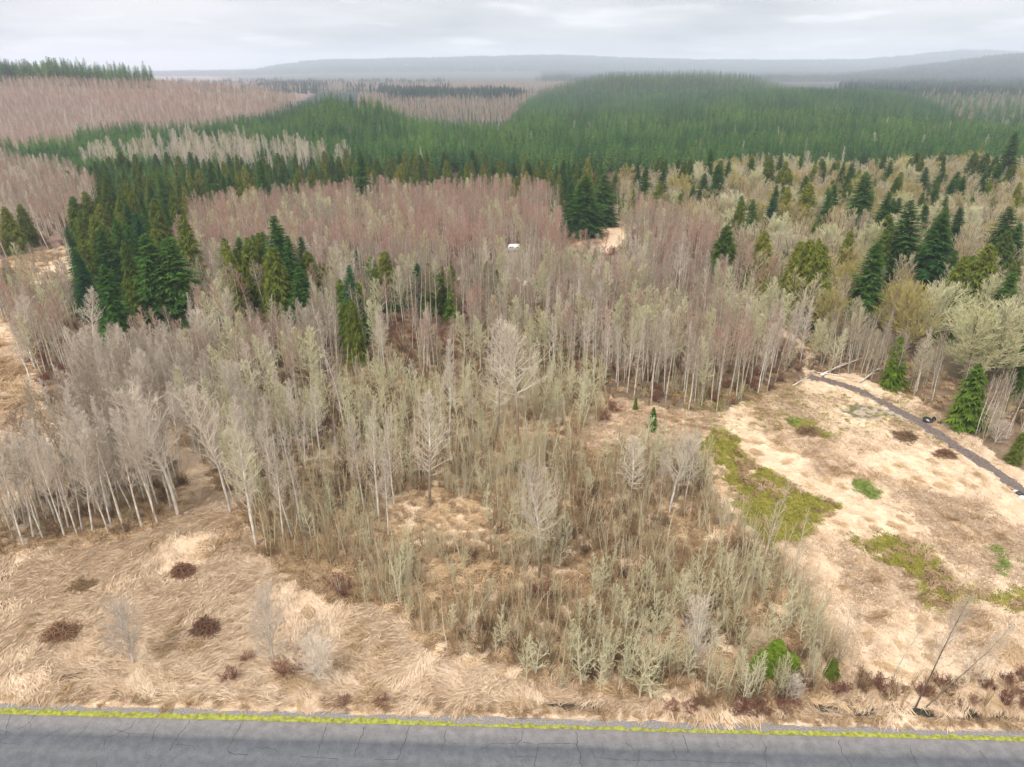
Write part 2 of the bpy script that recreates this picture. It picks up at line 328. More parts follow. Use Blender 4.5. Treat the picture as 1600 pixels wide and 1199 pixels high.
cr = n.new('ShaderNodeValToRGB'); cr.color_ramp.elements[0].position = .35; cr.color_ramp.elements[1].position = .62; cr.color_ramp.elements[0].color = (.5, .46, .42, 1); cr.color_ramp.elements[1].color = (1.12, 1.12, 1.12, 1)
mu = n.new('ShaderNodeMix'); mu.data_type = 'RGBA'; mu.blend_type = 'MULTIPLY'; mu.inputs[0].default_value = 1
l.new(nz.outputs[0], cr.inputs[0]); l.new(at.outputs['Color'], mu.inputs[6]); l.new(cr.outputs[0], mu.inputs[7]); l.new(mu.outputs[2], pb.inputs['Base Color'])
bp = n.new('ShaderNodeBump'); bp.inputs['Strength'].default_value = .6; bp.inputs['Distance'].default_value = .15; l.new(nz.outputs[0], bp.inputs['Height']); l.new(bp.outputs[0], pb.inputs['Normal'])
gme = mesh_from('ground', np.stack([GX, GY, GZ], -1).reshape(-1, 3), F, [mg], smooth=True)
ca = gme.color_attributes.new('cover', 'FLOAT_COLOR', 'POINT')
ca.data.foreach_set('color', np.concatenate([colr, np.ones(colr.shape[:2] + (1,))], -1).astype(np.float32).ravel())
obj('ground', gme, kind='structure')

# ------------------------------------------------------------------ road, moss strip, shoulder
RD = Vector((1, -.0304, 0)).normalized(); RN = Vector((.0304, 1, 0)).normalized()   # along, towards the field
def rp(s, t): # s along, t from the field-side asphalt edge (positive towards the field)
    p = Vector((0, 39.9, 0)) + RD * s + RN * t; return p.x, p.y
def sheet(ss, t0f, t1f, z, nt=6):
    V = []; 
    for s in ss:
        a, b = t0f(s), t1f(s)
        for k in range(nt + 1):
            x, y = rp(s, a + (b - a) * k / nt); V.append((x, y, z))
    ns = len(ss); I = np.arange(ns * (nt + 1)).reshape(ns, nt + 1)
    return np.array(V), np.stack([I[:-1, :-1], I[1:, :-1], I[1:, 1:], I[:-1, 1:]], -1).reshape(-1, 4)
def wob(s, sd, sc=1.0, a=1.0): return a * float(fbm(np.array(s / sc), np.array(0.3), sd, 4) - .5)
mr = bpy.data.materials.new('asphalt'); mr.use_nodes = True
n, l = mr.node_tree.nodes, mr.node_tree.links; pb = n['Principled BSDF']; pb.inputs['Roughness'].default_value = .85; pb.inputs['Specular IOR Level'].default_value = .3
geo = n.new('ShaderNodeNewGeometry'); dot = n.new('ShaderNodeVectorMath'); dot.operation = 'DOT_PRODUCT'; dot.inputs[1].default_value = RN
sub = n.new('ShaderNodeVectorMath'); sub.operation = 'SUBTRACT'; sub.inputs[1].default_value = (0, 39.9, 0)
l.new(geo.outputs['Position'], sub.inputs[0]); l.new(sub.outputs[0], dot.inputs[0])
nzl = n.new('ShaderNodeTexNoise'); nzl.inputs['Scale'].default_value = .35; nzl.inputs['Detail'].default_value = 5
mpn = n.new('ShaderNodeMapping'); mpn.inputs['Scale'].default_value = (.5, 2.5, 1); l.new(geo.outputs['Position'], mpn.inputs[0]); l.new(mpn.outputs[0], nzl.inputs['Vector'])
ad = n.new('ShaderNodeMath'); ad.operation = 'MULTIPLY_ADD'; ad.inputs[1].default_value = .5; l.new(nzl.outputs[0], ad.inputs[0]); l.new(dot.outputs['Value'], ad.inputs[2])
mrn = n.new('ShaderNodeMapRange'); mrn.inputs[1].default_value = -7.0; mrn.inputs[2].default_value = .25; l.new(ad.outputs[0], mrn.inputs[0])
cr = n.new('ShaderNodeValToRGB'); e = cr.color_ramp.elements
e[0].position = 0; e[0].color = (.125, .13, .135, 1); e[1].position = 1; e[1].color = (.22, .20, .19, 1)
for p, c in ((.45, (.12, .125, .13)), (.55, (.14, .145, .15)), (.66, (.115, .12, .13)), (.74, (.10, .105, .115)), (.80, (.17, .165, .165)), (.92, (.215, .20, .195))):
    q = e.new(p); q.color = (*c, 1)
l.new(mrn.outputs[0], cr.inputs[0])
nzf = n.new('ShaderNodeTexNoise'); nzf.inputs['Scale'].default_value = 22; nzf.inputs['Detail'].default_value = 4; nzf.inputs['Roughness'].default_value = .8; l.new(geo.outputs['Position'], nzf.inputs['Vector'])
nzm = n.new('ShaderNodeTexNoise'); nzm.inputs['Scale'].default_value = 1.3; nzm.inputs['Detail'].default_value = 6; l.new(geo.outputs['Position'], nzm.inputs['Vector'])
def mul(a, lo, hi, p0=.35, p1=.65):
    c = n.new('ShaderNodeMapRange'); c.inputs[1].default_value = p0; c.inputs[2].default_value = p1; c.inputs[3].default_value = lo; c.inputs[4].default_value = hi; l.new(a, c.inputs[0]); return c.outputs[0]
m1 = n.new('ShaderNodeVectorMath'); m1.operation = 'SCALE'; l.new(cr.outputs[0], m1.inputs[0]); l.new(mul(nzf.outputs[0], .46, .98), m1.inputs['Scale'])
m2 = n.new('ShaderNodeVectorMath'); m2.operation = 'SCALE'; l.new(m1.outputs[0], m2.inputs[0]); l.new(mul(nzm.outputs[0], .86, 1.14), m2.inputs['Scale'])
l.new(m2.outputs[0], pb.inputs['Base Color'])
ss = np.arange(-160, 160.1, .5)
V, F = sheet(ss, lambda s: -7.2, lambda s: 0.0 + wob(s, 51, 1.2, .10), .03, 10)
road = obj('road', mesh_from('road', V, F, [mr]), kind='structure')
mcr = mat_simple('crack_tar', (.035, .033, .03), (.05, .045, .04), spec=0)
def crack(pts, w):
    P = []
    for (a, b), (c, d) in zip(pts[:-1], pts[1:]):
        m = max(2, int(math.hypot(c - a, d - b) / 5))
        for k in range(m): P.append((a + (c - a) * k / m + rnd.uniform(-1.3, 1.3), b + (d - b) * k / m))
    P.append(pts[-1]); V = []; F = []
    W = [Vector(pix(u + rnd.uniform(-1.1, 1.1), v + rnd.uniform(-.7, .7), .034)) for u, v in P]
    for i, p in enumerate(W):
        d = (W[min(i + 1, len(W) - 1)] - W[max(i - 1, 0)]); d = d.normalized() if d.length > 0 else Vector((1, 0)); nn = Vector((-d.y, d.x)) * w * rnd.uniform(.6, 1.3) / 2
        V += [(p.x + nn.x, p.y + nn.y, .034), (p.x - nn.x, p.y - nn.y, .034)]
        if i: F.append((2 * i - 2, 2 * i - 1, 2 * i + 1, 2 * i))
    obj('crack', mesh_from('crack', np.array(V), np.array(F), [mcr]), road)
CR = [([(18, 1118), (13, 1130), (9, 1147)], .05), ([(55, 1118), (47, 1130), (27, 1141)], .05), ([(44, 1121), (48, 1132), (45, 1140)], .03), ([(148, 1120), (130, 1142), (107, 1163)], .045), ([(211, 1126), (205, 1137), (180, 1148), (165, 1155), (163, 1167)], .06),
      ([(180, 1140), (200, 1146), (199, 1153)], .05), ([(200, 1146), (235, 1147)], .04), ([(250, 1130), (240, 1145), (238, 1158)], .05), ([(297, 1126), (285, 1143), (270, 1162), (265, 1173)], .06), ([(276, 1163), (300, 1165), (305, 1172)], .045),
      ([(380, 1127), (368, 1148), (355, 1172), (362, 1178), (388, 1180)], .06), ([(512, 1131), (505, 1150), (495, 1180)], .06), ([(400, 1168), (430, 1170), (433, 1175)], .045), ([(470, 1182), (500, 1184), (530, 1186)], .05),
      ([(572, 1133), (561, 1158), (554, 1183)], .065), ([(639, 1135), (632, 1160), (622, 1187)], .065), ([(697, 1141), (695, 1158), (689, 1172)], .05), ([(695, 1158), (712, 1162)], .04), ([(584, 1187), (604, 1187), (622, 1188)], .05),
      ([(818, 1141), (814, 1155), (805, 1167)], .06), ([(805, 1154), (800, 1166), (806, 1175), (807, 1181)], .045), ([(750, 1172), (770, 1162), (803, 1162)], .05), ([(818, 1160), (835, 1163), (870, 1162), (900, 1162)], .05), ([(842, 1166), (837, 1185), (835, 1199)], .06),
      ([(796, 1183), (815, 1182), (838, 1183)], .05), ([(815, 1187), (818, 1199)], .04), ([(900, 1144), (902, 1165), (906, 1182), (909, 1202)], .065), ([(924, 1172), (929, 1183), (960, 1187), (1000, 1188), (1060, 1188)], .05), ([(999, 1173), (996, 1199)], .05),
      ([(978, 1160), (982, 1168)], .04), ([(985, 1163), (989, 1172)], .04), ([(1051, 1158), (1053, 1175), (1058, 1185)], .055), ([(1068, 1149), (1072, 1162), (1075, 1177)], .065), ([(1188, 1154), (1198, 1168), (1194, 1182), (1200, 1202)], .065), ([(1172, 1160), (1178, 1168)], .04),
      ([(1310, 1157), (1318, 1178), (1332, 1202)], .06), ([(1060, 1188), (1110, 1191), (1180, 1193)], .04), ([(1421, 1168), (1430, 1190), (1437, 1203)], .05), ([(1530, 1172), (1542, 1190), (1548, 1204)], .05), ([(1120, 1160), (1124, 1168)], .035), ([(0, 1160), (12, 1163), (30, 1160)], .04), ([(0, 1141), (20, 1146)], .035),
      ([(90, 1142), (75, 1150), (60, 1154)], .035), ([(150, 1199), (152, 1190)], .04), ([(250, 1199), (253, 1193)], .04), ([(458, 1160), (455, 1168)], .035)]
for p, w in CR: crack(p, w * .72)
# moss strip along the asphalt, gravel shoulder beyond it
mms = mat_simple('roadside_moss', (.22, .235, .04), (.22, .235, .04), spec=0, noise=3, c3=(.6, .5, .9))
ss2 = np.arange(-110, 110.1, .15)
def moss_in(s): return .0 + max(0, wob(s, 61, .7, .2)) - .04
def moss_out(s): return moss_in(s) + .02 + max(0, .33 + .2 * wob(s, 62, 30, 2) + wob(s, 63, .45, .6) + (.12 if s < -5 else -.02))
V, F = sheet(ss2, moss_in, moss_out, .045, 4)
V[:, 2] += .012 * fbm(V[:, 0] / .15, V[:, 1] / .15, 64, 2)
obj('roadside_moss', mesh_from('roadside_moss', V, F, [mms]), kind='stuff', label='bright yellow green moss strip along the asphalt edge', cat='moss')
msh = mat_simple('shoulder_gravel', (.20, .18, .165), (.20, .18, .165), spec=0, noise=9)
V, F = sheet(ss2, lambda s: -.05, lambda s: .95 + wob(s, 71, 2, .9), .012, 4)
obj('road_shoulder', mesh_from('road_shoulder', V, F, [msh]), kind='structure')
mwt = bpy.data.materials.new('ditch_water'); mwt.use_nodes = True; pb = mwt.node_tree.nodes['Principled BSDF']
pb.inputs['Base Color'].default_value = (.05, .05, .04, 1); pb.inputs['Roughness'].default_value = .08; pb.inputs['Specular IOR Level'].default_value = .6
xs = np.linspace(-50, 50, 60); V = []; F = []
for i, s in enumerate(xs):
    for t in (1.6, 6.2):
        x, y = rp(s, t); V.append((x, y, -.48))
    if i: F.append((2 * i - 2, 2 * i, 2 * i + 1, 2 * i - 1))
obj('ditch_water', mesh_from('ditch_water', np.array(V), np.array(F), [mwt]), kind='structure')

# gravel track on the right
TR = [(1262, 588), (1290, 594), (1330, 606), (1375, 625), (1420, 650), (1465, 680), (1520, 715), (1570, 748), (1620, 785), (1700, 850)]
TP = [Vector(pix(u, v)) for u, v in TR]
def catmull(P, m=12):
    out = []
    for i in range(len(P) - 1):
        p0, p1, p2, p3 = P[max(i - 1, 0)], P[i], P[i + 1], P[min(i + 2, len(P) - 1)]
        for k in range(m):
            t = k / m; out.append(.5 * ((2 * p1) + (p2 - p0) * t + (2 * p0 - 5 * p1 + 4 * p2 - p3) * t * t + (3 * p1 - p0 - 3 * p2 + p3) * t ** 3))
    return out + [P[-1]]
TC = catmull(TP, 16)
def track(pts, w, name, mat, lift=.05, nt=8):
    V = []; F = []
    for i, p in enumerate(pts):
        d = (pts[min(i + 1, len(pts) - 1)] - pts[max(i - 1, 0)]).normalized(); nn = Vector((-d.y, d.x))
        for k in range(nt + 1):
            t = (k / nt - .5) * w * (1 + .6 * (float(vnoise(np.array(i * .7), np.array(float(k > nt / 2)), 81)) - .5))
            q = p + nn * t; edge = abs(k / nt - .5) * 2
            V.append((q.x, q.y, lift * (1 - edge ** 4 * 1.6)))
    V = np.array(V); V[:, 2] += terr(V[:, 0], V[:, 1])
    I = np.arange(len(V)).reshape(-1, nt + 1); F = np.stack([I[:-1, :-1], I[1:, :-1], I[1:, 1:], I[:-1, 1:]], -1).reshape(-1, 4)
    return obj(name, mesh_from(name, V, F, [mat]), kind='structure')
mtr = mat_simple('track_gravel', (.135, .11, .095), (.135, .11, .095), spec=0, noise=3.5, c3=(.6, .55, .55))
track(TC, 2.9, 'gravel_track', mtr, .09)
track(catmull([Vector(pix(u, v)) for u, v in [(1340, 648), (1380, 640), (1425, 655), (1465, 682)]], 10), 3.2, 'gravel_turnout', mat_simple('turnout_gravel', (.25, .22, .19), (.25, .22, .19), spec=0, noise=2.5, c3=(1.2, 1.0, .8)), .04)
track(catmull([Vector(pix(u, v)) for u, v in [(885, 392), (915, 400), (935, 422), (965, 442), (1000, 470)]], 12), 3.6, 'forest_track', mtr, .1)

# ------------------------------------------------------------------ plant builders
class Tree:
    """segments of tapering tubes and loose foliage triangles, in two parts"""
    def __init__(s): s.seg = {0: [], 1: []}; s.tri = []
    def add(s, part, a, b, ra, rb, n=3): s.seg[part].append((*a, *b, ra, rb, n))
def tubes(segs):
    if not segs: return np.zeros((0, 3)), [], 0
    A = np.array(segs, float); Vs, Fs, off = [], [], 0
    for n in np.unique(A[:, 8]).astype(int):
        B = A[A[:, 8] == n]; p, q, r0, r1 = B[:, 0:3], B[:, 3:6], B[:, 6], B[:, 7]
        d = q - p; d /= np.maximum(np.linalg.norm(d, axis=1, keepdims=True), 1e-6)
        ref = np.where(np.abs(d[:, 2:3]) > .9, [[1., 0, 0]], [[0, 0, 1.]]); e1 = np.cross(d, ref); e1 /= np.linalg.norm(e1, axis=1, keepdims=True); e2 = np.cross(d, e1)
        an = np.arange(n) * 2 * np.pi / n
        ring = np.cos(an)[None, :, None] * e1[:, None] + np.sin(an)[None, :, None] * e2[:, None]
        V = np.concatenate([p[:, None] + ring * r0[:, None, None], q[:, None] + ring * r1[:, None, None]], 1).reshape(-1, 3)
        base = (np.arange(len(B)) * 2 * n)[:, None] + off; k = np.arange(n)[None]; k2 = (k + 1) % n
        F = np.stack([base + k, base + k2, base + n + k2, base + n + k], -1).reshape(-1, 4)
        Vs.append(V); Fs.append(F); off += len(V)
    return np.concatenate(Vs), [np.concatenate(Fs)], off
def v3(az, el, L=1.0): return np.array([math.cos(az) * math.cos(el), math.sin(az) * math.cos(el), math.sin(el)]) * L
def nrm(a): return a / (np.linalg.norm(a) + 1e-9)

def bare(seed, H, r0=None, t0=.35, Lr=.2, el=(.5, 1.1), nb=40, ntw=5, nst=2, tw=.012, wander=.03, lean=0, stems=1, spread=.25, shape=1.0, detail=True, dead=0):
    g = random.Random(seed); T = Tree(); r0 = r0 or H * .009
    for st in range(stems):
        az = g.uniform(0, 6.28) + st * 6.28 / max(stems, 1); sp = (spread * g.uniform(.5, 1.2)) if stems > 1 else lean
        h = H * (g.uniform(.75, 1) if stems > 1 else 1); p = np.array([0., 0, -.15]); d = nrm(np.array([math.cos(az) * sp, math.sin(az) * sp, 1.0])); K = 8; pts = [p]
        for k in range(K):
            d = nrm(d + np.array([g.gauss(0, wander), g.gauss(0, wander), .04 + .04 * (stems > 1)])); p = p + d * (h * 1.02 / K); pts.append(p)
        rr = [r0 * (.97 - .85 * k / K) + tw * .5 for k in range(K + 1)]
        for k in range(K): T.add(0, pts[k], pts[k + 1], rr[k], rr[k + 1], 5 if detail else 3)
        def at(t):
            f = t * K; k = min(int(f), K - 1); return pts[k] + (pts[k + 1] - pts[k]) * (f - k), nrm(pts[k + 1] - pts[k]), rr[k] + (rr[k + 1] - rr[k]) * (f - k)
        nbs = max(4, nb // stems)
        for i in range(nbs):
            q = (i + g.random()) / nbs; t = t0 + (1 - t0) * q; P, D, r = at(min(t, .995))
            a = i * 2.39996 + g.uniform(-.5, .5) + seed; e = el[0] + (el[1] - el[0]) * q + g.uniform(-.15, .15)
            Ln = H * Lr * ((1 - q) ** (.55 * shape) * (.55 + .45 * min(1, q * 4)) + .07) * g.uniform(.7, 1.25)
            dd = v3(a, e); n = 3; pp = P; rb = min(r * .6, tw * .9 + Ln * .014)
            bp = [P]
            for k in range(n):
                dd = nrm(dd + np.array([g.gauss(0, .12), g.gauss(0, .12), .12 + g.gauss(0, .08)])); pp = pp + dd * Ln / n; bp.append(pp)
            for k in range(n): T.add(1, bp[k], bp[k + 1], max(rb * (1 - k / n) , tw * .8), max(rb * (1 - (k + 1) / n), tw * .6), 3)
            for j in range(ntw):
                f = (.2 + .8 * (j + g.random()) / ntw) * n; k = min(int(f), n - 1); Q = bp[k] + (bp[k + 1] - bp[k]) * (f - k)
                bd = nrm(bp[k + 1] - bp[k]); td = nrm(bd + .75 * nrm(np.array([g.gauss(0, 1), g.gauss(0, 1), g.gauss(0, .6) + .35])))
                tl = Ln * g.uniform(.22, .45) * (1.1 - .5 * f / n) + H * .012; Q2 = Q + td * tl
                T.add(1, Q, Q2, tw * .75, tw * .42, 3)
                for m in range(nst):
                    w = Q + (Q2 - Q) * g.uniform(.25, .95); sdv = nrm(td + .9 * nrm(np.array([g.gauss(0, 1), g.gauss(0, 1), g.gauss(0, .6) + .4])))
                    T.add(1, w, w + sdv * tl * g.uniform(.4, .8), tw * .55, tw * .3, 3)
    return T
def conifer(seed, H, Rm=.2, nb=200, ns=10, base=.06, pw=.8, droop=.15, w=.3, hang=0.0, up=.3, rag=.2, rt=None):
    g = np.random.RandomState(seed); T = Tree(); r0 = rt or H * .014
    T.add(0, (0, 0, -.2), (0, 0, H * .55), r0, r0 * .5, 6); T.add(0, (0, 0, H * .55), (0, 0, H * .985), r0 * .5, .02, 5)
    q = (np.arange(nb) + g.rand(nb)) / nb; t = base + (1 - base) * (q ** 1.1) * .99
    az = np.arange(nb) * 2.39996 + g.uniform(-.5, .5, nb)
    lob = 1 + rag * np.sin(az * 2 + seed) * .5 + rag * g.uniform(-1, 1, nb)
    Ln = H * Rm * ((1 - t) ** pw) * lob * np.minimum(1, .55 + (t - base) * 5) + H * .012
    el = -droop + (up + droop) * t ** 1.5 + g.uniform(-.12, .12, nb)
    bz = t * H
    dh = np.stack([np.cos(az), np.sin(az)], 1)
    tri = []
    for s in range(ns):
        f = (s + g.rand(nb) * .8 + .15) / ns; side = 1 if s % 2 else -1
        x = Ln * f * np.cos(el); zz = bz + Ln * f * np.sin(el) - .28 * Ln * f ** 2 * (1 - t) + hang * 0
        B = np.stack([dh[:, 0] * x, dh[:, 1] * x, zz], 1)
        a2 = az + side * g.uniform(.35, 1.0, nb); sl = Ln * (.52 - .36 * f) * g.uniform(.7, 1.3, nb) + H * .012
        dz = -sl * (g.uniform(.05, .45, nb) + hang)
        tip = B + np.stack([np.cos(a2) * sl, np.sin(a2) * sl, dz], 1)
        ww = (sl * w + .03); pr = np.stack([-np.sin(a2), np.cos(a2), g.uniform(-.5, .5, nb)], 1) * ww[:, None]
        B0 = B - np.stack([dh[:, 0], dh[:, 1], np.zeros(nb)], 1) * (Ln * .05)[:, None]
        tri.append(np.stack([B0 - pr * .5, B0 + pr * .5, tip + pr * .15], 1)); 
    x = Ln * np.cos(el); tip = np.stack([dh[:, 0] * x, dh[:, 1] * x, bz + Ln * np.sin(el) - .28 * Ln * (1 - t)], 1)
    root = np.stack([0 * x, 0 * x, bz], 1); pr = np.stack([-dh[:, 1], dh[:, 0], 0 * x], 1) * (Ln * .13)[:, None]
    tri.append(np.stack([root + (tip - root) * .35 - pr, root + (tip - root) * .35 + pr, tip], 1))
    top = np.array([[[-.12, 0, H * .94], [.12, 0, H * .94], [0, 0, H]], [[0, -.12, H * .94], [0, .12, H * .94], [0, 0, H]]]); tri.append(top)
    T.tri = np.concatenate(tri); return T
def finish(name, T, m0, m1):
    """returns (trunk mesh, crown mesh, joined mesh)"""
    v0, f0, o0 = tubes(T.seg[0])
    if len(T.tri): v1 = T.tri.reshape(-1, 3); f1 = [np.arange(len(v1)).reshape(-1, 3)]
    else: v1, f1, _ = tubes(T.seg[1])
    a = mesh_from(name + '_trunk', v0, f0, [M[m0]]); b = mesh_from(name + '_crown', v1, f1, [M[m1]])
    fs = f0 + [f + len(v0) for f in f1]; mi = np.concatenate([np.zeros(len(f0[0])), np.ones(sum(len(f) for f in f1))])
    j = mesh_from(name + '_whole', np.concatenate([v0, v1]), fs, [M[m0], M[m1]], mi=mi)
    return a, b, j
SPEC = {}
def species(key, n, fn, m0, m1): SPEC[key] = [finish(key, fn(i), m0, m1) for i in range(n)]
species('cottonwood', 8, lambda i: bare(100 + i, 13, r0=.12, t0=(.3, .42, .25, .36)[i % 4], Lr=(.15, .19, .13, .17, .22)[i % 5], el=(.7, 1.25), nb=44, ntw=7, nst=3, tw=.017, wander=(.02, .05, .035)[i % 3]), 'pale_bark', 'pale_twig')
species('broad', 4, lambda i: bare(150 + i, 12, r0=.15, t0=(.22, .35)[i % 2], Lr=(.3, .25, .34)[i % 3], el=(.6, 1.2), nb=44, ntw=8, nst=3, tw=.019, wander=.05), 'pale_bark', 'pale_twig')
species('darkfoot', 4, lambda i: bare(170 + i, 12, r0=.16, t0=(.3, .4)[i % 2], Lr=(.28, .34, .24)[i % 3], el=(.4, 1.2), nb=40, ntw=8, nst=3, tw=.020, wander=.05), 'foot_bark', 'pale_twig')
species('alder', 7, lambda i: bare(200 + i, 13, r0=.12, t0=(.5, .38, .6)[i % 3], Lr=(.16, .21, .13)[i % 3], el=(.45, 1.15), nb=30, ntw=5, nst=3, tw=.02, wander=.03), 'grey_bark', 'mauve_twig')
species('redalder', 4, lambda i: bare(300 + i, 13, r0=.12, t0=.5, Lr=.18, el=(.5, 1.15), nb=28, ntw=5, nst=2, tw=.03, wander=.03, detail=False), 'grey_bark', 'red_twig')
species('greenalder', 4, lambda i: bare(350 + i, 11, r0=.11, t0=.3, Lr=.22, el=(.4, 1.15), nb=40, ntw=6, nst=2, tw=.035, wander=.05, detail=False), 'sap_bark', 'lichen_twig')
species('slender', 4, lambda i: bare(400 + i, 11, r0=.075, t0=.5, Lr=.12, el=(.6, 1.2), nb=24, ntw=5, nst=2, tw=.018, wander=.03), 'pale_bark', 'mauve_twig')
species('thin', 4, lambda i: bare(430 + i, 10, r0=.08, t0=.35, Lr=.16, el=(.7, 1.2), nb=20, ntw=4, nst=2, tw=.014, wander=.04, lean=.12), 'grey_bark', 'pale_twig')
species('darkbare', 3, lambda i: bare(450 + i, 12, r0=.13, t0=.4, Lr=.26, el=(.5, 1.2), nb=34, ntw=7, nst=3, tw=.016, wander=.05, lean=.03), 'dark_bark', 'pale_twig')
species('maple', 5, lambda i: bare(500 + i, 14, r0=.16, t0=.25, Lr=.3, el=(.7, 1.25), nb=60, ntw=6, nst=2, tw=.045, wander=.06, stems=4, spread=.3), 'dark_bark', 'straw_twig')
species('olive', 5, lambda i: bare(550 + i, 12, r0=.14, t0=.2, Lr=.3, el=(.6, 1.2), nb=56, ntw=6, nst=2, tw=.04, wander=.06, stems=3, spread=.3), 'dark_bark', 'olive_twig')
species('lichen', 4, lambda i: bare(600 + i, 14, r0=.2, t0=.25, Lr=.42, el=(.1, 1.1), nb=60, ntw=10, nst=5, tw=.055, wander=.09, stems=3, spread=.35, shape=.7), 'dark_bark', 'moss_twig')
species('gold', 3, lambda i: bare(650 + i, 13, r0=.2, t0=.2, Lr=.42, el=(.1, 1.1), nb=60, ntw=10, nst=4, tw=.055, wander=.09, stems=3, spread=.3, shape=.7), 'dark_bark', 'gold_twig')
species('sapling', 8, lambda i: bare(700 + i, 5, r0=.035, t0=(.12, .3)[i % 2], Lr=(.09, .13, .17)[i % 3], el=(.9, 1.3), nb=18, ntw=3, nst=1, tw=.013, wander=.06), 'sap_bark', 'olive_twig')
species('lichsap', 5, lambda i: bare(720 + i, 4.5, r0=.05, t0=.12, Lr=.24, el=(.55, 1.15), nb=26, ntw=4, nst=2, tw=.019, wander=.06, stems=1 + i % 2, spread=.15), 'sap_bark', 'lichen_twig')
species('willow', 4, lambda i: bare(740 + i, 5, r0=.04, t0=.05, Lr=.42, el=(.7, 1.2), nb=60, ntw=8, nst=3, tw=.010, wander=.05, stems=3, spread=.15), 'pale_bark', 'pale_twig')
species('shrub', 4, lambda i: bare(760 + i, 2.0, r0=.02, t0=.05, Lr=.45, el=(.3, 1.1), nb=64, ntw=5, nst=2, tw=.011, wander=.12, stems=9, spread=.7), 'brown_twig', 'brown_twig')
species('redshrub', 3, lambda i: bare(780 + i, 1.5, r0=.02, t0=.05, Lr=.5, el=(.2, 1.0), nb=70, ntw=5, nst=2, tw=.013, wander=.12, stems=10, spread=.9), 'redbrown_twig', 'redbrown_twig')
species('wand', 6, lambda i: bare(800 + i, 3.2, r0=.016, t0=.15, Lr=.12, el=(.8, 1.3), nb=40, ntw=2, nst=1, tw=.009, wander=.05, stems=9, spread=.28, detail=False), 'ochre_twig', 'ochre_twig')
species('oliwand', 4, lambda i: bare(820 + i, 3.6, r0=.015, t0=.12, Lr=.18, el=(.8, 1.3), nb=40, ntw=2, nst=1, tw=.011, wander=.05, stems=8, spread=.25, detail=False), 'sap_bark', 'olive_twig')
species('fir', 5, lambda i: conifer(900 + i, 20, Rm=.25 + .025 * (i % 3), nb=300, ns=13, w=.26, rag=.25, pw=.72), 'dark_bark', 'fir_leaf')
species('bluefir', 3, lambda i: conifer(930 + i, 14, Rm=.21, pw=.7, nb=240, ns=11, w=.3, rag=.2, up=.5, droop=.05), 'dark_bark', 'blue_leaf')
species('cedar', 5, lambda i: conifer(950 + i, 15, Rm=.21 + .03 * (i % 3), nb=340, ns=12, w=.3, pw=.62, hang=.7, droop=.25, rag=.28, base=.03), 'dark_bark', 'cedar_leaf')
species('brightcedar', 2, lambda i: conifer(970 + i, 8, Rm=.24, nb=260, ns=12, w=.35, pw=.6, hang=.5, rag=.3, base=.02), 'dark_bark', 'bright_leaf')
species('hillfir', 5, lambda i: conifer(990 + i, 13, Rm=.26, nb=90, ns=5, w=.5, rag=.25, up=.4), 'dark_bark', 'hill_leaf')
species('midfir', 5, lambda i: conifer(1030 + i, 13, Rm=.26, nb=60, ns=5, w=.5, rag=.3, up=.4), 'dark_bark', 'hazed_hill_leaf')
species('farfir', 4, lambda i: conifer(1010 + i, 14, Rm=.19, nb=26, ns=4, w=.7, rag=.3), 'dark_bark', 'hazed_hill_leaf')

CNT = {}
def plant(key, var, x, y, H, name, label, cat, group=None, rot=None, tilt=None, sxy=1.0, z=None):
    a, b, j = SPEC[key][var % len(SPEC[key])]
    H0 = BASEH[key]; s = H / H0
    root = bpy.data.objects.new(name, None); root.empty_display_size = .5; COL.objects.link(root)
    root.location = (x, y, float(terr(x, y)) if z is None else z)
    tl = tilt or (rnd.gauss(0, .02), rnd.gauss(0, .02))
    root.rotation_euler = (tl[0], tl[1], rnd.uniform(0, 6.28) if rot is None else rot); root.scale = (s * sxy, s * sxy, s)
    root['label'] = label; root['category'] = cat
    if group: root['group'] = group
    for nm, me in (('trunk', a), ('crown', b)):
        o = bpy.data.objects.new(nm, me); COL.objects.link(o); o.parent = root
    return root
BASEH = dict(cottonwood=13, darkfoot=12, broad=12, alder=13, redalder=13, greenalder=11, slender=11, thin=10, darkbare=12, maple=14, olive=12, lichen=14, gold=13, sapling=5, lichsap=4.5, willow=5, shrub=2., redshrub=1.5,
             wand=3.2, oliwand=3.6, fir=20, bluefir=14, cedar=15, brightcedar=8, hillfir=13, farfir=14, midfir=13)

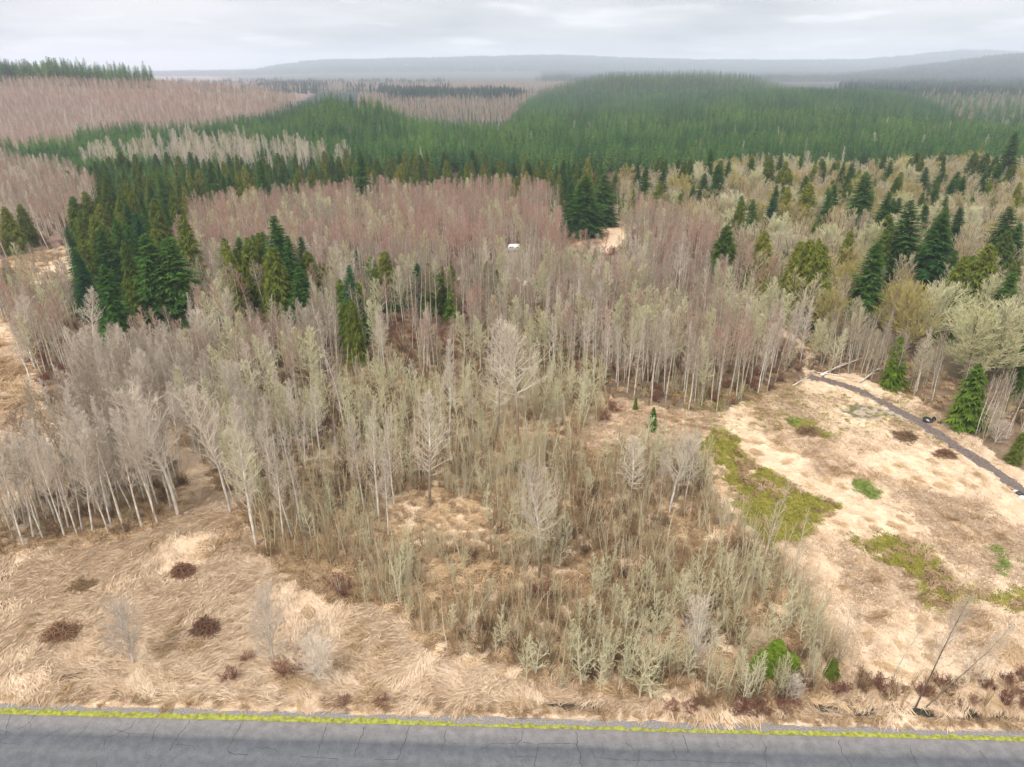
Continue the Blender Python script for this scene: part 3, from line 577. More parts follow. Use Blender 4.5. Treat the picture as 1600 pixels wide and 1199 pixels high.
# one object that instances several meshes over points (only for what nobody could count)
def scatter(name, meshes, pts, rot, scl, idx, label, cat):
    if not len(pts): return
    coll = bpy.data.collections.new(name + '_sources')
    for i, me in enumerate(meshes):
        o = bpy.data.objects.new('%s_source_%02d' % (name, i), me); coll.objects.link(o)
    me = bpy.data.meshes.new(name); me.vertices.add(len(pts)); me.vertices.foreach_set('co', np.asarray(pts, np.float32).ravel())
    for nm, ty, arr in (('rot', 'FLOAT_VECTOR', rot), ('scl', 'FLOAT_VECTOR', scl), ('idx', 'INT', idx)):
        a = me.attributes.new(nm, ty, 'POINT')
        if ty == 'INT': a.data.foreach_set('value', np.asarray(arr, np.int32))
        else: a.data.foreach_set('vector', np.asarray(arr, np.float32).ravel())
    o = obj(name, me, label=label, cat=cat, kind='stuff')
    ng = bpy.data.node_groups.new(name, 'GeometryNodeTree')
    ng.interface.new_socket('Geometry', in_out='INPUT', socket_type='NodeSocketGeometry'); ng.interface.new_socket('Geometry', in_out='OUTPUT', socket_type='NodeSocketGeometry')
    n, l = ng.nodes, ng.links; gi = n.new('NodeGroupInput'); go = n.new('NodeGroupOutput')
    ci = n.new('GeometryNodeCollectionInfo'); ci.inputs['Collection'].default_value = coll; ci.inputs['Separate Children'].default_value = True; ci.inputs['Reset Children'].default_value = True
    ip = n.new('GeometryNodeInstanceOnPoints'); ip.inputs['Pick Instance'].default_value = True
    def na(nm, ty):
        q = n.new('GeometryNodeInputNamedAttribute'); q.data_type = ty; q.inputs[0].default_value = nm; return q.outputs[0]
    l.new(gi.outputs[0], ip.inputs['Points']); l.new(ci.outputs[0], ip.inputs['Instance']); l.new(na('idx', 'INT'), ip.inputs['Instance Index'])
    l.new(na('rot', 'FLOAT_VECTOR'), ip.inputs['Rotation']); l.new(na('scl', 'FLOAT_VECTOR'), ip.inputs['Scale']); l.new(ip.outputs[0], go.inputs[0])
    md = o.modifiers.new('scatter', 'NODES'); md.node_group = ng
    return o
G = np.random.RandomState(11)
def cand(y0, y1, s, margin=60, ymax_x=None):
    """jittered grid of points covering the camera's wedge"""
    w = 1.0 * (y1 * CP + 20) * (800 + margin) / FPX
    xs = np.arange(-w, w, s); ys = np.arange(y0, y1, s); X, Y = np.meshgrid(xs, ys)
    X = X + G.uniform(-.5, .5, X.shape) * s; Y = Y + G.uniform(-.5, .5, X.shape) * s; X, Y = X.ravel(), Y.ravel()
    k = np.abs(X) < (Y * CP + 21) * (800 + margin) / FPX
    return X[k], Y[k]
CLEAR = []   # (x, y, r) of places kept free
def zone(polys, y0, y1, s, margin=60, excl=(), gap=0, keep=1.0):
    X, Y = cand(y0, y1, s, margin); Zt = terr(X, Y); U, V = proj(X, Y, Zt); k = np.zeros(X.shape, bool)
    am = np.clip(75 / Y, .25, 1.6); U = U + 46 * am * (fbm(X / 7, Y / 7, 31) - .5); V = V + 34 * am * (fbm(X / 7, Y / 7, 32) - .5)   # ragged edges
    for p in polys: k |= inpoly(U, V, p)
    for p in excl: k &= ~inpoly(U, V, p)
    if gap: k &= fbm(X / 6.5, Y / 6.5, 77, 3) > gap
    for (cx, cy, r) in CLEAR: k &= (X - cx) ** 2 + (Y - cy) ** 2 > r * r
    if keep < 1: k &= G.rand(len(X)) < keep
    return np.stack([X[k], Y[k], Zt[k]], 1)

# ------------------------------------------------------------------ single trees and bushes that can be told apart
def hero_base(key, u, vb, vt, label, name, cat, var=0, group=None, sxy=1.0, tilt=None, rot=None):
    x, y = pix(u, vb); cyt = (599.5 - vt) / FPX
    H = CAMZ + y * (cyt * CP - SP) / (CP + cyt * SP); z = float(terr(x, y)); H = max(.8, H - z)
    CLEAR.append((x, y, .8)); return plant(key, var, x, y, H, name, label, cat, group, sxy=sxy, z=z, tilt=tilt, rot=rot)
def hero_top(key, u, vt, H, label, name, cat, var=0, group=None, sxy=1.0):
    x, y = pix(u, vt, H); CLEAR.append((x, y, .16 * H + 1)); CLEAR.append((x * (1 - .25 * H / y), y - .25 * H, .14 * H + .5)); CLEAR.append((x * (1 - .5 * H / y), y - .5 * H, .12 * H)); return plant(key, var, x, y, H, name, label, cat, group, sxy=sxy)
CT = [  # pale bare trees: builder, column, base row, top row, width, words
    ('darkfoot', 672, 790, 622, 1.0, 'pale forked bare tree with dark foot standing alone above the tan clearing centre'),
    ('cottonwood', 571, 812, 655, .8, 'slim white bare tree leftmost of the pale clump left of the forked pale tree'),
    ('cottonwood', 594, 825, 630, .85, 'tallest white bare tree inside the pale clump left of the forked pale tree'),
    ('cottonwood', 607, 838, 720, 1.1, 'short white bushy bare tree nearest in the pale clump by tan clearing'),
    ('cottonwood', 616, 790, 650, .8, 'rightmost thin pale bare tree of the clump beside the forked tree'),
    ('darkfoot', 842, 902, 735, .9, 'white topped bare tree with dark lower trunk amid the red brown scrub'),
    ('darkfoot', 984, 792, 688, 1.25, 'round fan shaped pale bare tree left of the grey bush clump near mossy field'),
    ('broad', 1046, 800, 672, 1.0, 'dense grey bare tree at the mossy field corner with many upright stems'),
    ('cottonwood', 1068, 795, 668, .9, 'slim grey bare tree pressed against the mossy field edge'),
    ('cottonwood', 1030, 790, 700, .9, 'shorter grey bare tree left side of the clump at the mossy field corner'),
    ('cottonwood', 540, 682, 540, .9, 'tall whitish bare tree standing just below the dark drooping cedar'),
    ('cottonwood', 702, 690, 535, .85, 'whitish narrow bare tree upright behind the forked pale tree'),
    ('darkfoot', 777, 685, 505, .9, 'tall bare tree with long dark bare trunk left of a twin beside it'),
    ('darkfoot', 808, 692, 512, 1.0, 'tall bare tree with kinked dark trunk and wide pale crown above centre'),
    ('cottonwood', 400, 850, 640, 1.0, 'tall pale bare tree leaning left at the corner of the left grass bay'),
    ('broad', 360, 800, 615, .95, 'wide pale bare tree over the upper end of the left grass bay'),
    ('cottonwood', 444, 850, 690, .85, 'pale bare tree left of three straight white trunks beside grass bay'),
    ('cottonwood', 457, 840, 665, .8, 'middle one of three straight white trunks beside the grass bay'),
    ('cottonwood', 471, 830, 650, .85, 'right one of three straight white trunks beside the grass bay'),
    ('broad', 278, 805, 590, .95, 'big pale bare tree at the inner tip of the left pale stand'),
    ('cottonwood', 246, 818, 640, .9, 'white straight bare tree next to the tip of the left pale stand'),
    ('broad', 150, 570, 455, 1.0, 'pale wide bare tree below the blue green fir at the left clearing'),
    ('broad', 55, 575, 470, 1.1, 'large pale bare tree beside the left tan clearing'),
    ('broad', 488, 545, 478, 1.1, 'white open bare tree with stout limbs below the cedar trio'),
    ('cottonwood', 1058, 482, 366, 1.0, 'tall white trunked bare tree high above the red alders right of centre'),
    ('cottonwood', 1085, 630, 530, .9, 'white bare tree in front row of middle wood left of clearing track'),
    ('cottonwood', 975, 600, 525, .8, 'pale thin bare tree in front row of middle wood above two small cedars'),
    ('broad', 332, 600, 480, 1.0, 'greyish wide bare tree below the gap between the two conifer clusters'),
    ('cottonwood', 1432, 612, 520, 1.0, 'bare conical grey tree on its own above the gravel track'),
    ('thin', 1190, 885, 755, .9, 'thin pale bare tree at the tip of scrub beside the mossy field'),
    ('thin', 1196, 880, 775, .9, 'shorter of two thin bare trees at scrub tip beside mossy field'),
    ('thin', 1240, 900, 800, .8, 'faint thin bare tree standing against the pale field left of others'),
    ('darkbare', 1428, 1108, 930, .9, 'tall dark bare tree leaning right over the ditch water'),
    ('darkbare', 1440, 1106, 965, 1.0, 'second dark bare tree leaning further right from the same ditch spot'),
    ('thin', 1395, 1060, 940, .7, 'slender grey bare tree left of the dark leaning pair by the ditch'),
    ('thin', 1310, 1045, 945, .8, 'thin leaning bare tree rising behind the small green bush near ditch'),
    ('thin', 1330, 1035, 960, .7, 'thin bare tree leaning right just past the small green ditch bush'),
    ('thin', 1525, 1085, 1030, .8, 'little bare tree over the ditch towards the right'),
    ('thin', 1565, 1078, 1040, .8, 'last little bare tree over the ditch near right corner'),
    ('thin', 365, 898, 850, .9, 'spindly greenish young tree alone in the dry grass by scrub edge'),
    ('willow', 208, 1036, 930, 1.0, 'silvery hazy bare willow alone in dry grass between two brush piles'),
    ('willow', 427, 1030, 915, .9, 'silvery hazy bare willow above the round pale bush by the road'),
    ('willow', 500, 1060, 985, 1.5, 'round pale silvery bush low in dry grass near the road'),
    ('lichsap', 908, 1070, 995, 1.2, 'pale green lichen covered little tree left of the culvert pipe'),
    ('lichsap', 938, 1078, 1015, 1.2, 'second pale green lichen little tree directly behind the culvert pipe'),
    ('lichsap', 822, 1062, 985, .9, 'slim pale green lichen little tree in pair left of ditch water'),
    ('lichsap', 838, 1050, 985, 1.3, 'fuller pale green lichen little tree in pair left of ditch water'),
    ('lichsap', 1000, 1090, 985, 1.1, 'tallest pale green lichen tree close to road'),
    ('lichsap', 1018, 1092, 1030, 1.6, 'crooked spreading pale lichen tree right of the tallest lichen tree'),
    ('lichsap', 775, 1020, 975, 1.0, 'small lichen tree alone in the ochre scrub'),
    ('willow', 1085, 1045, 935, .9, 'pale whitish bare tree above brown brush right of lichen trees'),
    ('willow', 1236, 1092, 1055, 1.6, 'small round whitish bush under the bright green bushes'),
]
for i, (k, u, vb, vt, w, lab) in enumerate(CT):
    nm = {'willow': ('willow_tree', 'willow'), 'lichsap': ('lichen_tree', 'small tree'), 'darkbare': ('leaning_tree', 'tree'), 'thin': ('thin_tree', 'tree')}.get(k, ('pale_tree', 'tree'))
    tl = None; rt = None
    if k == 'darkbare': rt = 0; tl = (0, .12 if vt == 930 else .42)
    hero_base(k, u, vb, vt, lab, nm[0], nm[1], i, sxy=w * (.6 if k == 'darkbare' else 1), tilt=tl, rot=rt)
CF = [ # conifers: builder, column, top row, height, width, words
    ('bluefir', 122, 398, 15, .85, 'narrow blue green fir leftmost of the left conifer cluster'),
    ('fir', 158, 412, 17, .9, 'front dark green fir beside the narrow blue green one'),
    ('cedar', 196, 432, 12, .8, 'small slanting yellow green cedar at the foot of left conifer cluster'),
    ('fir', 176, 338, 19, .75, 'pointed dark fir tallest on the left side of left cluster'),
    ('bluefir', 210, 330, 18, 1.0, 'blue dark fir in the middle of left cluster'),
    ('fir', 152, 354, 17, .8, 'dark fir behind the narrow blue green one'),
    ('fir', 232, 362, 20, 1.05, 'broad dark fir in front middle of left conifer cluster'),
    ('fir', 262, 368, 19, 1.0, 'broad bluish fir at right front of left conifer cluster'),
    ('cedar', 283, 335, 19, .85, 'big yellow green cedar closing the right side of left cluster'),
    ('cedar', 240, 308, 18, .9, 'yellow green cedar above the broad firs of left cluster'),
    ('cedar', 165, 284, 18, .8, 'tall olive cedar at upper left of left cluster'),
    ('cedar', 133, 298, 16, 1.0, 'olive cedar nearest to the left tan track bend'),
    ('cedar', 112, 306, 15, 1.0, 'outermost rounded olive cedar above the left tan track bend'),
    ('cedar', 196, 280, 17, .8, 'olive cedar between taller ones at upper left cluster'),
    ('cedar', 210, 256, 18, .8, 'slender olive cedar above upper left cluster'),
    ('fir', 248, 268, 20, .8, 'tall dark green conifer right top of upper left cluster'),
    ('cedar', 230, 272, 17, .9, 'olive cedar at right top of upper left cluster'),
    ('cedar', 268, 300, 16, .8, 'darker cedar on right flank of upper left cluster'),
    ('fir', 325, 247, 19, .8, 'solitary dark fir before pale bare trees left of centre'),
    ('fir', 404, 248, 20, .75, 'grey green sparse fir right of the solitary dark fir'),
    ('fir', 562, 233, 24, .75, 'tallest dark fir in the middle conifer band'),
    ('cedar', 380, 370, 16, 1.0, 'left wide olive cedar of the centre left cedar group'),
    ('fir', 430, 335, 20, .8, 'tall dark fir behind the centre left cedar group'),
    ('cedar', 402, 362, 16, .85, 'back cedar in the centre left cedar group'),
    ('cedar', 425, 385, 16, .95, 'front middle olive cedar of the centre left cedar group'),
    ('fir', 447, 368, 17, .7, 'dark fir squeezed in centre left cedar group'),
    ('fir', 465, 415, 12, 1.1, 'low dark green fir on the right of centre left cedar group'),
    ('bluefir', 541, 412, 14, .85, 'narrow blue green fir above a drooping dark cedar'),
    ('cedar', 548, 465, 13, .7, 'dark drooping cedar in front of narrow blue green fir'),
    ('fir', 556, 390, 10, .9, 'small fir top behind narrow blue green fir'),
    ('cedar', 598, 393, 13, .95, 'rounded dark cedar second left of blue green fir in centre'),
    ('bluefir', 653, 410, 11.5, 1.0, 'blue green fir in centre between rounded cedar and yellow cedar'),
    ('cedar', 686, 428, 9, 1.2, 'yellow green cedar right of blue green fir'),
    ('brightcedar', 703, 452, 7.5, 1.0, 'bright yellow green cedar front of the yellow green pair'),
    ('cedar', 762, 408, 9, .85, 'small pointed cedar among pink twigs right of centre'),
    ('cedar', 740, 416, 7, .8, 'tiny dark cedar left of small pointed cedar'),
    ('brightcedar', 790, 452, 5, 1.3, 'low green bushy cedar among mauve twigs'),
    ('cedar', 776, 420, 8, .7, 'slender cedar right behind small pointed cedar'),
    ('cedar', 463, 290, 13, .9, 'single olive cedar before the red alder band'),
    ('cedar', 808, 276, 14, .9, 'round cedar at the right end of middle conifer band'),
    ('fir', 893, 285, 16, 1.1, 'dark bushy conifer left of the far orange clearing trees'),
    ('fir', 915, 272, 20, 1.2, 'massive dark conifer standing over the far orange clearing'),
    ('fir', 945, 270, 18, 1.1, 'dark conifer partly behind the golden mossy tree'),
    ('fir', 1036, 263, 18, .8, 'dark narrow fir right of golden mossy tree'),
    ('fir', 1101, 270, 17, .9, 'dark fir right of the pale lichen maple'),
    ('fir', 1110, 232, 20, .8, 'dark fir rising behind others above the right mixed wood'),
    ('fir', 1160, 304, 14, .95, 'first of two bright dark firs left in right mixed wood'),
    ('bluefir', 1208, 307, 15, 1.2, 'second of two bright dark firs in right mixed wood'),
    ('cedar', 1262, 285, 18, 1.25, 'wide olive cedar left of mossy maple in right wood'),
    ('fir', 1358, 266, 22, 1.05, 'large layered dark fir topmost in right mixed wood'),
    ('fir', 1388, 298, 20, .95, 'dark fir just right below the large layered fir'),
    ('fir', 1430, 312, 22, 1.0, 'big pointed fir in the middle of right fir row'),
    ('fir', 1475, 330, 21, .9, 'pointed fir at right end of right fir row'),
    ('fir', 1584, 322, 19, 1.1, 'broad dark fir at far right among pale maples'),
    ('cedar', 1137, 352, 15, 1.1, 'dark olive cedar at the left corner of right mixed wood'),
    ('fir', 1372, 376, 18, .95, 'dark green conifer in the lower right wood with a white stem below'),
    ('cedar', 1280, 372, 13, .9, 'olive small cedar amid bare maples of right wood'),
    ('cedar', 1204, 436, 9, .9, 'small cedar above pale slender alders'),
    ('cedar', 1512, 398, 17, 1.0, 'olive cedar behind the lichen covered maples'),
    ('cedar', 1548, 380, 18, 1.1, 'taller olive cedar behind the lichen covered maples'),
    ('fir', 1590, 425, 16, 1.1, 'dark fir at right frame edge behind lichen maple'),
    ('fir', 1590, 205, 26, .9, 'huge dark fir at far right before the misty hills'),
    ('cedar', 1508, 605, 5.5, .7, 'green small cedar at the wood edge above the gravel track'),
    ('cedar', 1600, 672, 5, 1.0, 'dark young cedar at right frame edge beside the track'),
    ('brightcedar', 1022, 636, 3.9, .8, 'small bright green cedar in tawny grass'),
    ('brightcedar', 994, 620, 2.2, .8, 'tiny bright green cedar left of the other in tawny grass'),
    ('cedar', 30, 318, 13, 1.0, 'olive cedar at the left frame edge above left alders'),
    ('cedar', 4, 322, 14, 1.0, 'cedar cut by the left frame edge'),
    ('brightcedar', 8, 412, 5.5, 1.5, 'low green cedar bush at the left tan clearing'),
    ('brightcedar', 1200, 1016, 2.6, 1.9, 'bright green evergreen bush left of its pair near ditch'),
    ('brightcedar', 1218, 1000, 3.2, 1.6, 'taller bright green evergreen bush near ditch'),
    ('brightcedar', 1240, 1020, 2.6, 1.5, 'right darker green evergreen bush beside taller one near ditch'),
    ('cedar', 1306, 1028, 2.4, 1.0, 'small green cedar in the ditch brush right of bright bushes'),
    ('fir', 165, 118, 20, .9, 'lone small fir on the upper edge of the red hill'),
]
for i, (k, u, vt, H, w, lab) in enumerate(CF):
    if vt < 125: continue
    nm = {'fir': ('fir_tree', 'fir'), 'bluefir': ('fir_tree', 'fir')}.get(k, ('cedar_tree', 'cedar'))
    hero_top(k, u, vt, H, lab, nm[0], nm[1], i, sxy=w * (1.2 if 'fir' in k else 1.12))
MP = [
    ('gold', 982, 264, 13, 1.0, 'golden mossy broad tree by the dark conifers over far clearing'),
    ('lichen', 1050, 300, 10, .9, 'pale lichen covered maple small on left of right wood'),
    ('gold', 1300, 288, 13, .9, 'golden mossy maple right beside the wide olive cedar'),
    ('gold', 1298, 458, 10, .9, 'golden green mossy maple low in the right wood'),
    ('gold', 1455, 448, 14, .8, 'mossy maple with yellow green limbs left of the pale lichen giant'),
    ('lichen', 1475, 444, 13, .9, 'pale topped lichen maple above yellow green limbs'),
    ('lichen', 1552, 476, 15, 1.1, 'biggest pale lichen maple hanging over the wood edge at right'),
    ('lichen', 1585, 486, 14, .9, 'pale lichen maple cut by right frame edge'),
    ('lichen', 1548, 435, 14, .8, 'pale lichen maple top above the biggest one'),
    ('lichen', 1530, 500, 10, .9, 'smaller pale lichen maple left of the biggest one'),
]
for i, (k, u, vt, H, w, lab) in enumerate(MP):
    x, y = pix(u, vt, H); CLEAR += [(x, y, .33 * H), (x * (1 - .35 * H / y), y - .35 * H, .3 * H)]
    hero_top(k, u, vt, H, lab, 'maple_tree', 'maple', i, sxy=w)

# camper trailer between the alders
cx, cy = pix(803, 392); CLEAR.append((cx, cy, 4.5))
for t in range(1, 9): CLEAR.append((cx * (1 - t * .022), cy * (1 - t * .022), 2.6))
root = bpy.data.objects.new('camper_trailer', None); COL.objects.link(root); root.location = (cx, cy, float(terr(cx, cy)) + .05)
root.scale = (.8, .8, .8); root['label'] = 'small white camper trailer with dark windows parked among the alders'; root['category'] = 'trailer'
def box(x0, x1, y0, y1, z0, z1):
    V = np.array([(x, y, z) for x in (x0, x1) for y in (y0, y1) for z in (z0, z1)], float)
    return V, np.array([(0, 1, 3, 2), (4, 6, 7, 5), (0, 4, 5, 1), (2, 3, 7, 6), (0, 2, 6, 4), (1, 5, 7, 3)])
mw = mat_simple('white_paint', (.78, .78, .76), (.78, .78, .76), rough=.5, noise=1.5, spec=.4, c3=(.9, .9, .88)); mdk = mat_simple('dark_glass', (.02, .025, .03), (.02, .025, .03), rough=.15, spec=.5)
mru = mat_simple('tyre_rubber', (.02, .02, .02), (.03, .03, .03), spec=.2); mstl = mat_simple('steel', (.35, .35, .36), (.4, .4, .4), spec=.5, rough=.5)
prof = [(-2.3, .5), (-2.3, 1.7), (-1.9, 2.45), (-1.2, 2.6), (1.9, 2.6), (2.25, 2.3), (2.3, 1.2), (2.0, .5)]
npf = len(prof); V = np.array([(x, y, z) for y in (-1.05, 1.05) for x, z in prof]); F4 = np.array([(i, (i + 1) % npf, npf + (i + 1) % npf, npf + i) for i in range(npf)])
me = mesh_from('body', V, [F4, np.array([list(range(npf))[::-1]]), np.array([list(range(npf, 2 * npf))])], [mw]); b = obj('body', me, root)
for (a, c, z0, z1) in ((-1.7, -.9, 1.45, 2.0), (-.75, -.1, 1.45, 2.0), (.9, 1.75, 1.45, 2.0)): V, F = box(a, c, -1.07, -1.04, z0, z1); obj('window', mesh_from('window', V, F, [mdk]), root)
V, F = box(.15, .72, -1.075, -1.04, .55, 2.2); dr = obj('door', mesh_from('door', V, F, [mat_simple('grey_panel', (.55, .56, .55), (.55, .56, .55), spec=.3)]), root)
V, F = box(.2, .28, -1.12, -1.07, 1.3, 1.42); obj('handle', mesh_from('handle', V, F, [mstl]), dr)
V, F = box(-3.4, -2.2, -.06, .06, .42, .54); obj('hitch', mesh_from('hitch', V, F, [mstl]), root)
def torus(Rr, r, nu=20, nv=8, fl=1.0):
    a = np.arange(nu) * 2 * np.pi / nu; b = np.arange(nv) * 2 * np.pi / nv; A, B = np.meshgrid(a, b, indexing='ij')
    V = np.stack([(Rr + r * np.cos(B)) * np.cos(A), (Rr + r * np.cos(B)) * np.sin(A), r * np.sin(B) * fl], -1).reshape(-1, 3)
    I = np.arange(nu * nv).reshape(nu, nv); return V, np.stack([I, np.roll(I, -1, 0), np.roll(np.roll(I, -1, 0), -1, 1), np.roll(I, -1, 1)], -1).reshape(-1, 4)
for sy in (-.95, .95):
    V, F = torus(.26, .1); w = obj('wheel', mesh_from('wheel', V, F, [mru], True), root); w.rotation_euler = (R(90), 0, 0); w.location = (.3, sy, .34)
# old tyres by the track, culvert pipe
def tyre(u, v, tilt, s, lab):
    x, y = pix(u, v); V, F = torus(.36, .15, 24, 10, 1.0); root = obj('tyre', mesh_from('tyre', V, F, [mru], True), None, lab, 'tyre'); root.location = (x, y, float(terr(x, y)) + .2 * s); root.rotation_euler = tilt; root.scale = (s,) * 3
    n = 20; V = [(0, 0, .02)] + [(.2 * math.cos(k * 6.2832 / n), .2 * math.sin(k * 6.2832 / n), -.02) for k in range(n)]
    obj('rim', mesh_from('rim', np.array(V), np.array([(0, k + 1, (k + 1) % n + 1) for k in range(n)]), [mstl]), root)
tyre(1449, 659, (.35, .1, 0), 1.5, 'black tyre with grey rim lying beside the gravel track bend'); CLEAR.append((*pix(1449, 659), 1.2))
tyre(1459, 657, (1.2, .3, .5), 1.0, 'smaller black tyre leaning just right of the rimmed one')
def lump(name, u, v, sx, sy, sz, mat, lab, cat, seed, bag=.35):
    x, y = pix(u, v); g = np.random.RandomState(seed); nu, nv = 14, 9; V = []
    for j in range(nv):
        th = math.pi * j / (nv - 1)
        for i in range(nu):
            a = 2 * math.pi * i / nu; r = 1 + bag * (g.rand() - .5); V.append((math.cos(a) * math.sin(th) * sx * r, math.sin(a) * math.sin(th) * sy * r, math.cos(th) * sz * r + sz * .6))
    I = np.arange(nu * nv).reshape(nv, nu); F = np.stack([I[:-1], np.roll(I, -1, 1)[:-1], np.roll(I, -1, 1)[1:], I[1:]], -1).reshape(-1, 4)
    o = obj(name, mesh_from(name, np.array(V), F, [mat]), None, lab, cat); o.location = (x, y, float(terr(x, y))); return o
mblk = mat_simple('black_plastic_and_shade', (.015, .015, .015), (.03, .03, .03), rough=.3, spec=.5); mwh = mat_simple('pale_rubbish', (.6, .62, .65), (.7, .7, .7), rough=.5, spec=.3)
lump('rubbish_bag', 1468, 661, .35, .25, .2, mblk, 'little black plastic lump right of the two tyres', 'rubbish', 1)
lump('rubbish_bag', 1594, 772, .55, .45, .3, mblk, 'black plastic bag dumped beside the track at right edge', 'rubbish', 2)
lump('rubbish_bag', 1598, 778, .5, .35, .2, mwh, 'pale grey plastic heap touching the dumped black bag', 'rubbish', 3)
lump('rubbish_bag', 1587, 766, .3, .2, .12, mwh, 'small white scrap left of the dumped black bag', 'rubbish', 4)
x, y = pix(940, 1095); V, F = torus(.24, .045, 24, 8, 3.5)
cp = obj('culvert_pipe', mesh_from('culvert_pipe', V, F, [mat_simple('concrete', (.42, .4, .37), (.42, .4, .37), spec=.1, noise=6)], True), None, 'round concrete pipe end sticking out of the dark ditch water', 'pipe')
cp.location = (x, y, -.28); cp.rotation_euler = (R(40), 0, 0)
V = [(0, 0, 0)] + [(.21 * math.cos(k * .3142), .21 * math.sin(k * .3142), 0) for k in range(20)]
obj('pipe_mouth_shade', mesh_from('pipe_mouth_shade', np.array(V), np.array([(0, k + 1, (k + 1) % 20 + 1) for k in range(20)]), [mblk]), cp)  # black disc painted as the shade inside the pipe
# brush piles
def brush(u, v, w, h, lab, seed, m='redbrown_twig'):
    x, y = pix(u, v); g = random.Random(seed); T = Tree()
    w *= 1.15
    for i in range(520):
        a = g.uniform(0, 6.28); r = g.random() ** .75 * (1 + .4 * math.sin(2 * a + seed) + .25 * math.sin(5 * a + 2 * seed)); px, py = math.cos(a) * r * w * .9, math.sin(a) * r * w * .7; pz = 2.0 * h * max(0, 1 - r ** 1.3) * g.uniform(.3, 1)
        d = nrm(np.array([-math.sin(a) * g.gauss(0, 1) + math.cos(a) * .6, math.cos(a) * g.gauss(0, 1) + math.sin(a) * .6, g.gauss(-.15, .25)])); Ln = g.uniform(.25, 1.0) * w
        p = np.array([px, py, pz]) - d * Ln / 2; mdl = p + d * Ln * .5 + np.array([0, 0, g.uniform(0, .12)]); q = p + d * Ln; q[2] = max(q[2] - .1, -.05); p[2] = max(p[2], -.05); rr = g.choice([.015, .022, .045])
        T.add(1 if rr < .025 else 0, p, mdl, rr, rr * .9); T.add(1 if rr < .025 else 0, mdl, q, rr * .9, rr * .5)
    a_, b_ = tubes(T.seg[0])[:2], tubes(T.seg[1])[:2]
    root = bpy.data.objects.new('brush_pile', None); COL.objects.link(root); root.location = (x, y, float(terr(x, y))); root['label'] = lab; root['category'] = 'brush pile'
    obj('stick', mesh_from('sticks', a_[0], a_[1], [M['brown_twig']]), root, kind='stuff'); obj('twigs', mesh_from('twigs', b_[0], b_[1], [M[m]]), root, kind='stuff')
    CLEAR.append((x, y, w * .8))
brush(95, 992, 1.75, .8, 'dark brown brush pile nearest the road at far left', 1)
brush(127, 917, 1.6, .35, 'flattest brush pile of pale brown sticks behind at left', 2, 'brown_twig')
brush(287, 897, 1.6, .7, 'brush pile farthest from road beneath the grass bay', 3)
brush(322, 985, 1.5, .75, 'reddish brush pile right of the lone silvery willow', 4)
brush(1415, 683, 2.0, .4, 'low dark brown brush heap near the gravel track', 5, 'brown_twig')
brush(1477, 712, 1.7, .5, 'small dark purple brown brush heap in the field close to the track', 6)
brush(1262, 675, 1.9, .4, 'greyish brush heap at the green patch in upper field', 7, 'brown_twig')
# fallen alders by the track
def log(u0, v0, u1, v1, r, z1, lab):
    x0, y0 = pix(u0, v0); x1, y1 = pix(u1, v1, z1); T = Tree(); g = random.Random(u0)
    a, b = np.array([x0, y0, .2]), np.array([x1, y1, z1]); T.add(0, a, (a + b) / 2 + [0, 0, .1], r, r * .75, 7); T.add(0, (a + b) / 2 + [0, 0, .1], b, r * .75, r * .25, 6)
    for i in range(14):
        P = a + (b - a) * g.uniform(.45, 1); T.add(1, P, P + nrm(b - a) * .9 + np.array([g.gauss(0, .5), g.gauss(0, .5), abs(g.gauss(0, .5))]), .025, .01)
    p0, p1 = tubes(T.seg[0])[:2], tubes(T.seg[1])[:2]
    root = obj('fallen_log', mesh_from('fallen_log', p0[0], p0[1], [M['pale_bark']]), None, lab, 'log'); obj('branch', mesh_from('branch', p1[0], p1[1], [M['pale_twig']]), root, kind='stuff')
log(1280, 588, 1340, 562, .14, 2.2, 'white fallen alder propped up at the head of gravel track')
log(1283, 589, 1322, 566, .12, 1.2, 'shorter white fallen log crossing beneath the propped one')
log(1344, 599, 1374, 575, .13, 1.2, 'pale curved fallen trunk right of the white fallen logs')
log(1276, 584, 1335, 591, .11, .3, 'white log lying flat across the top of gravel track')
log(1238, 605, 1262, 590, .12, .8, 'grey log lying at the wood edge left of the track')

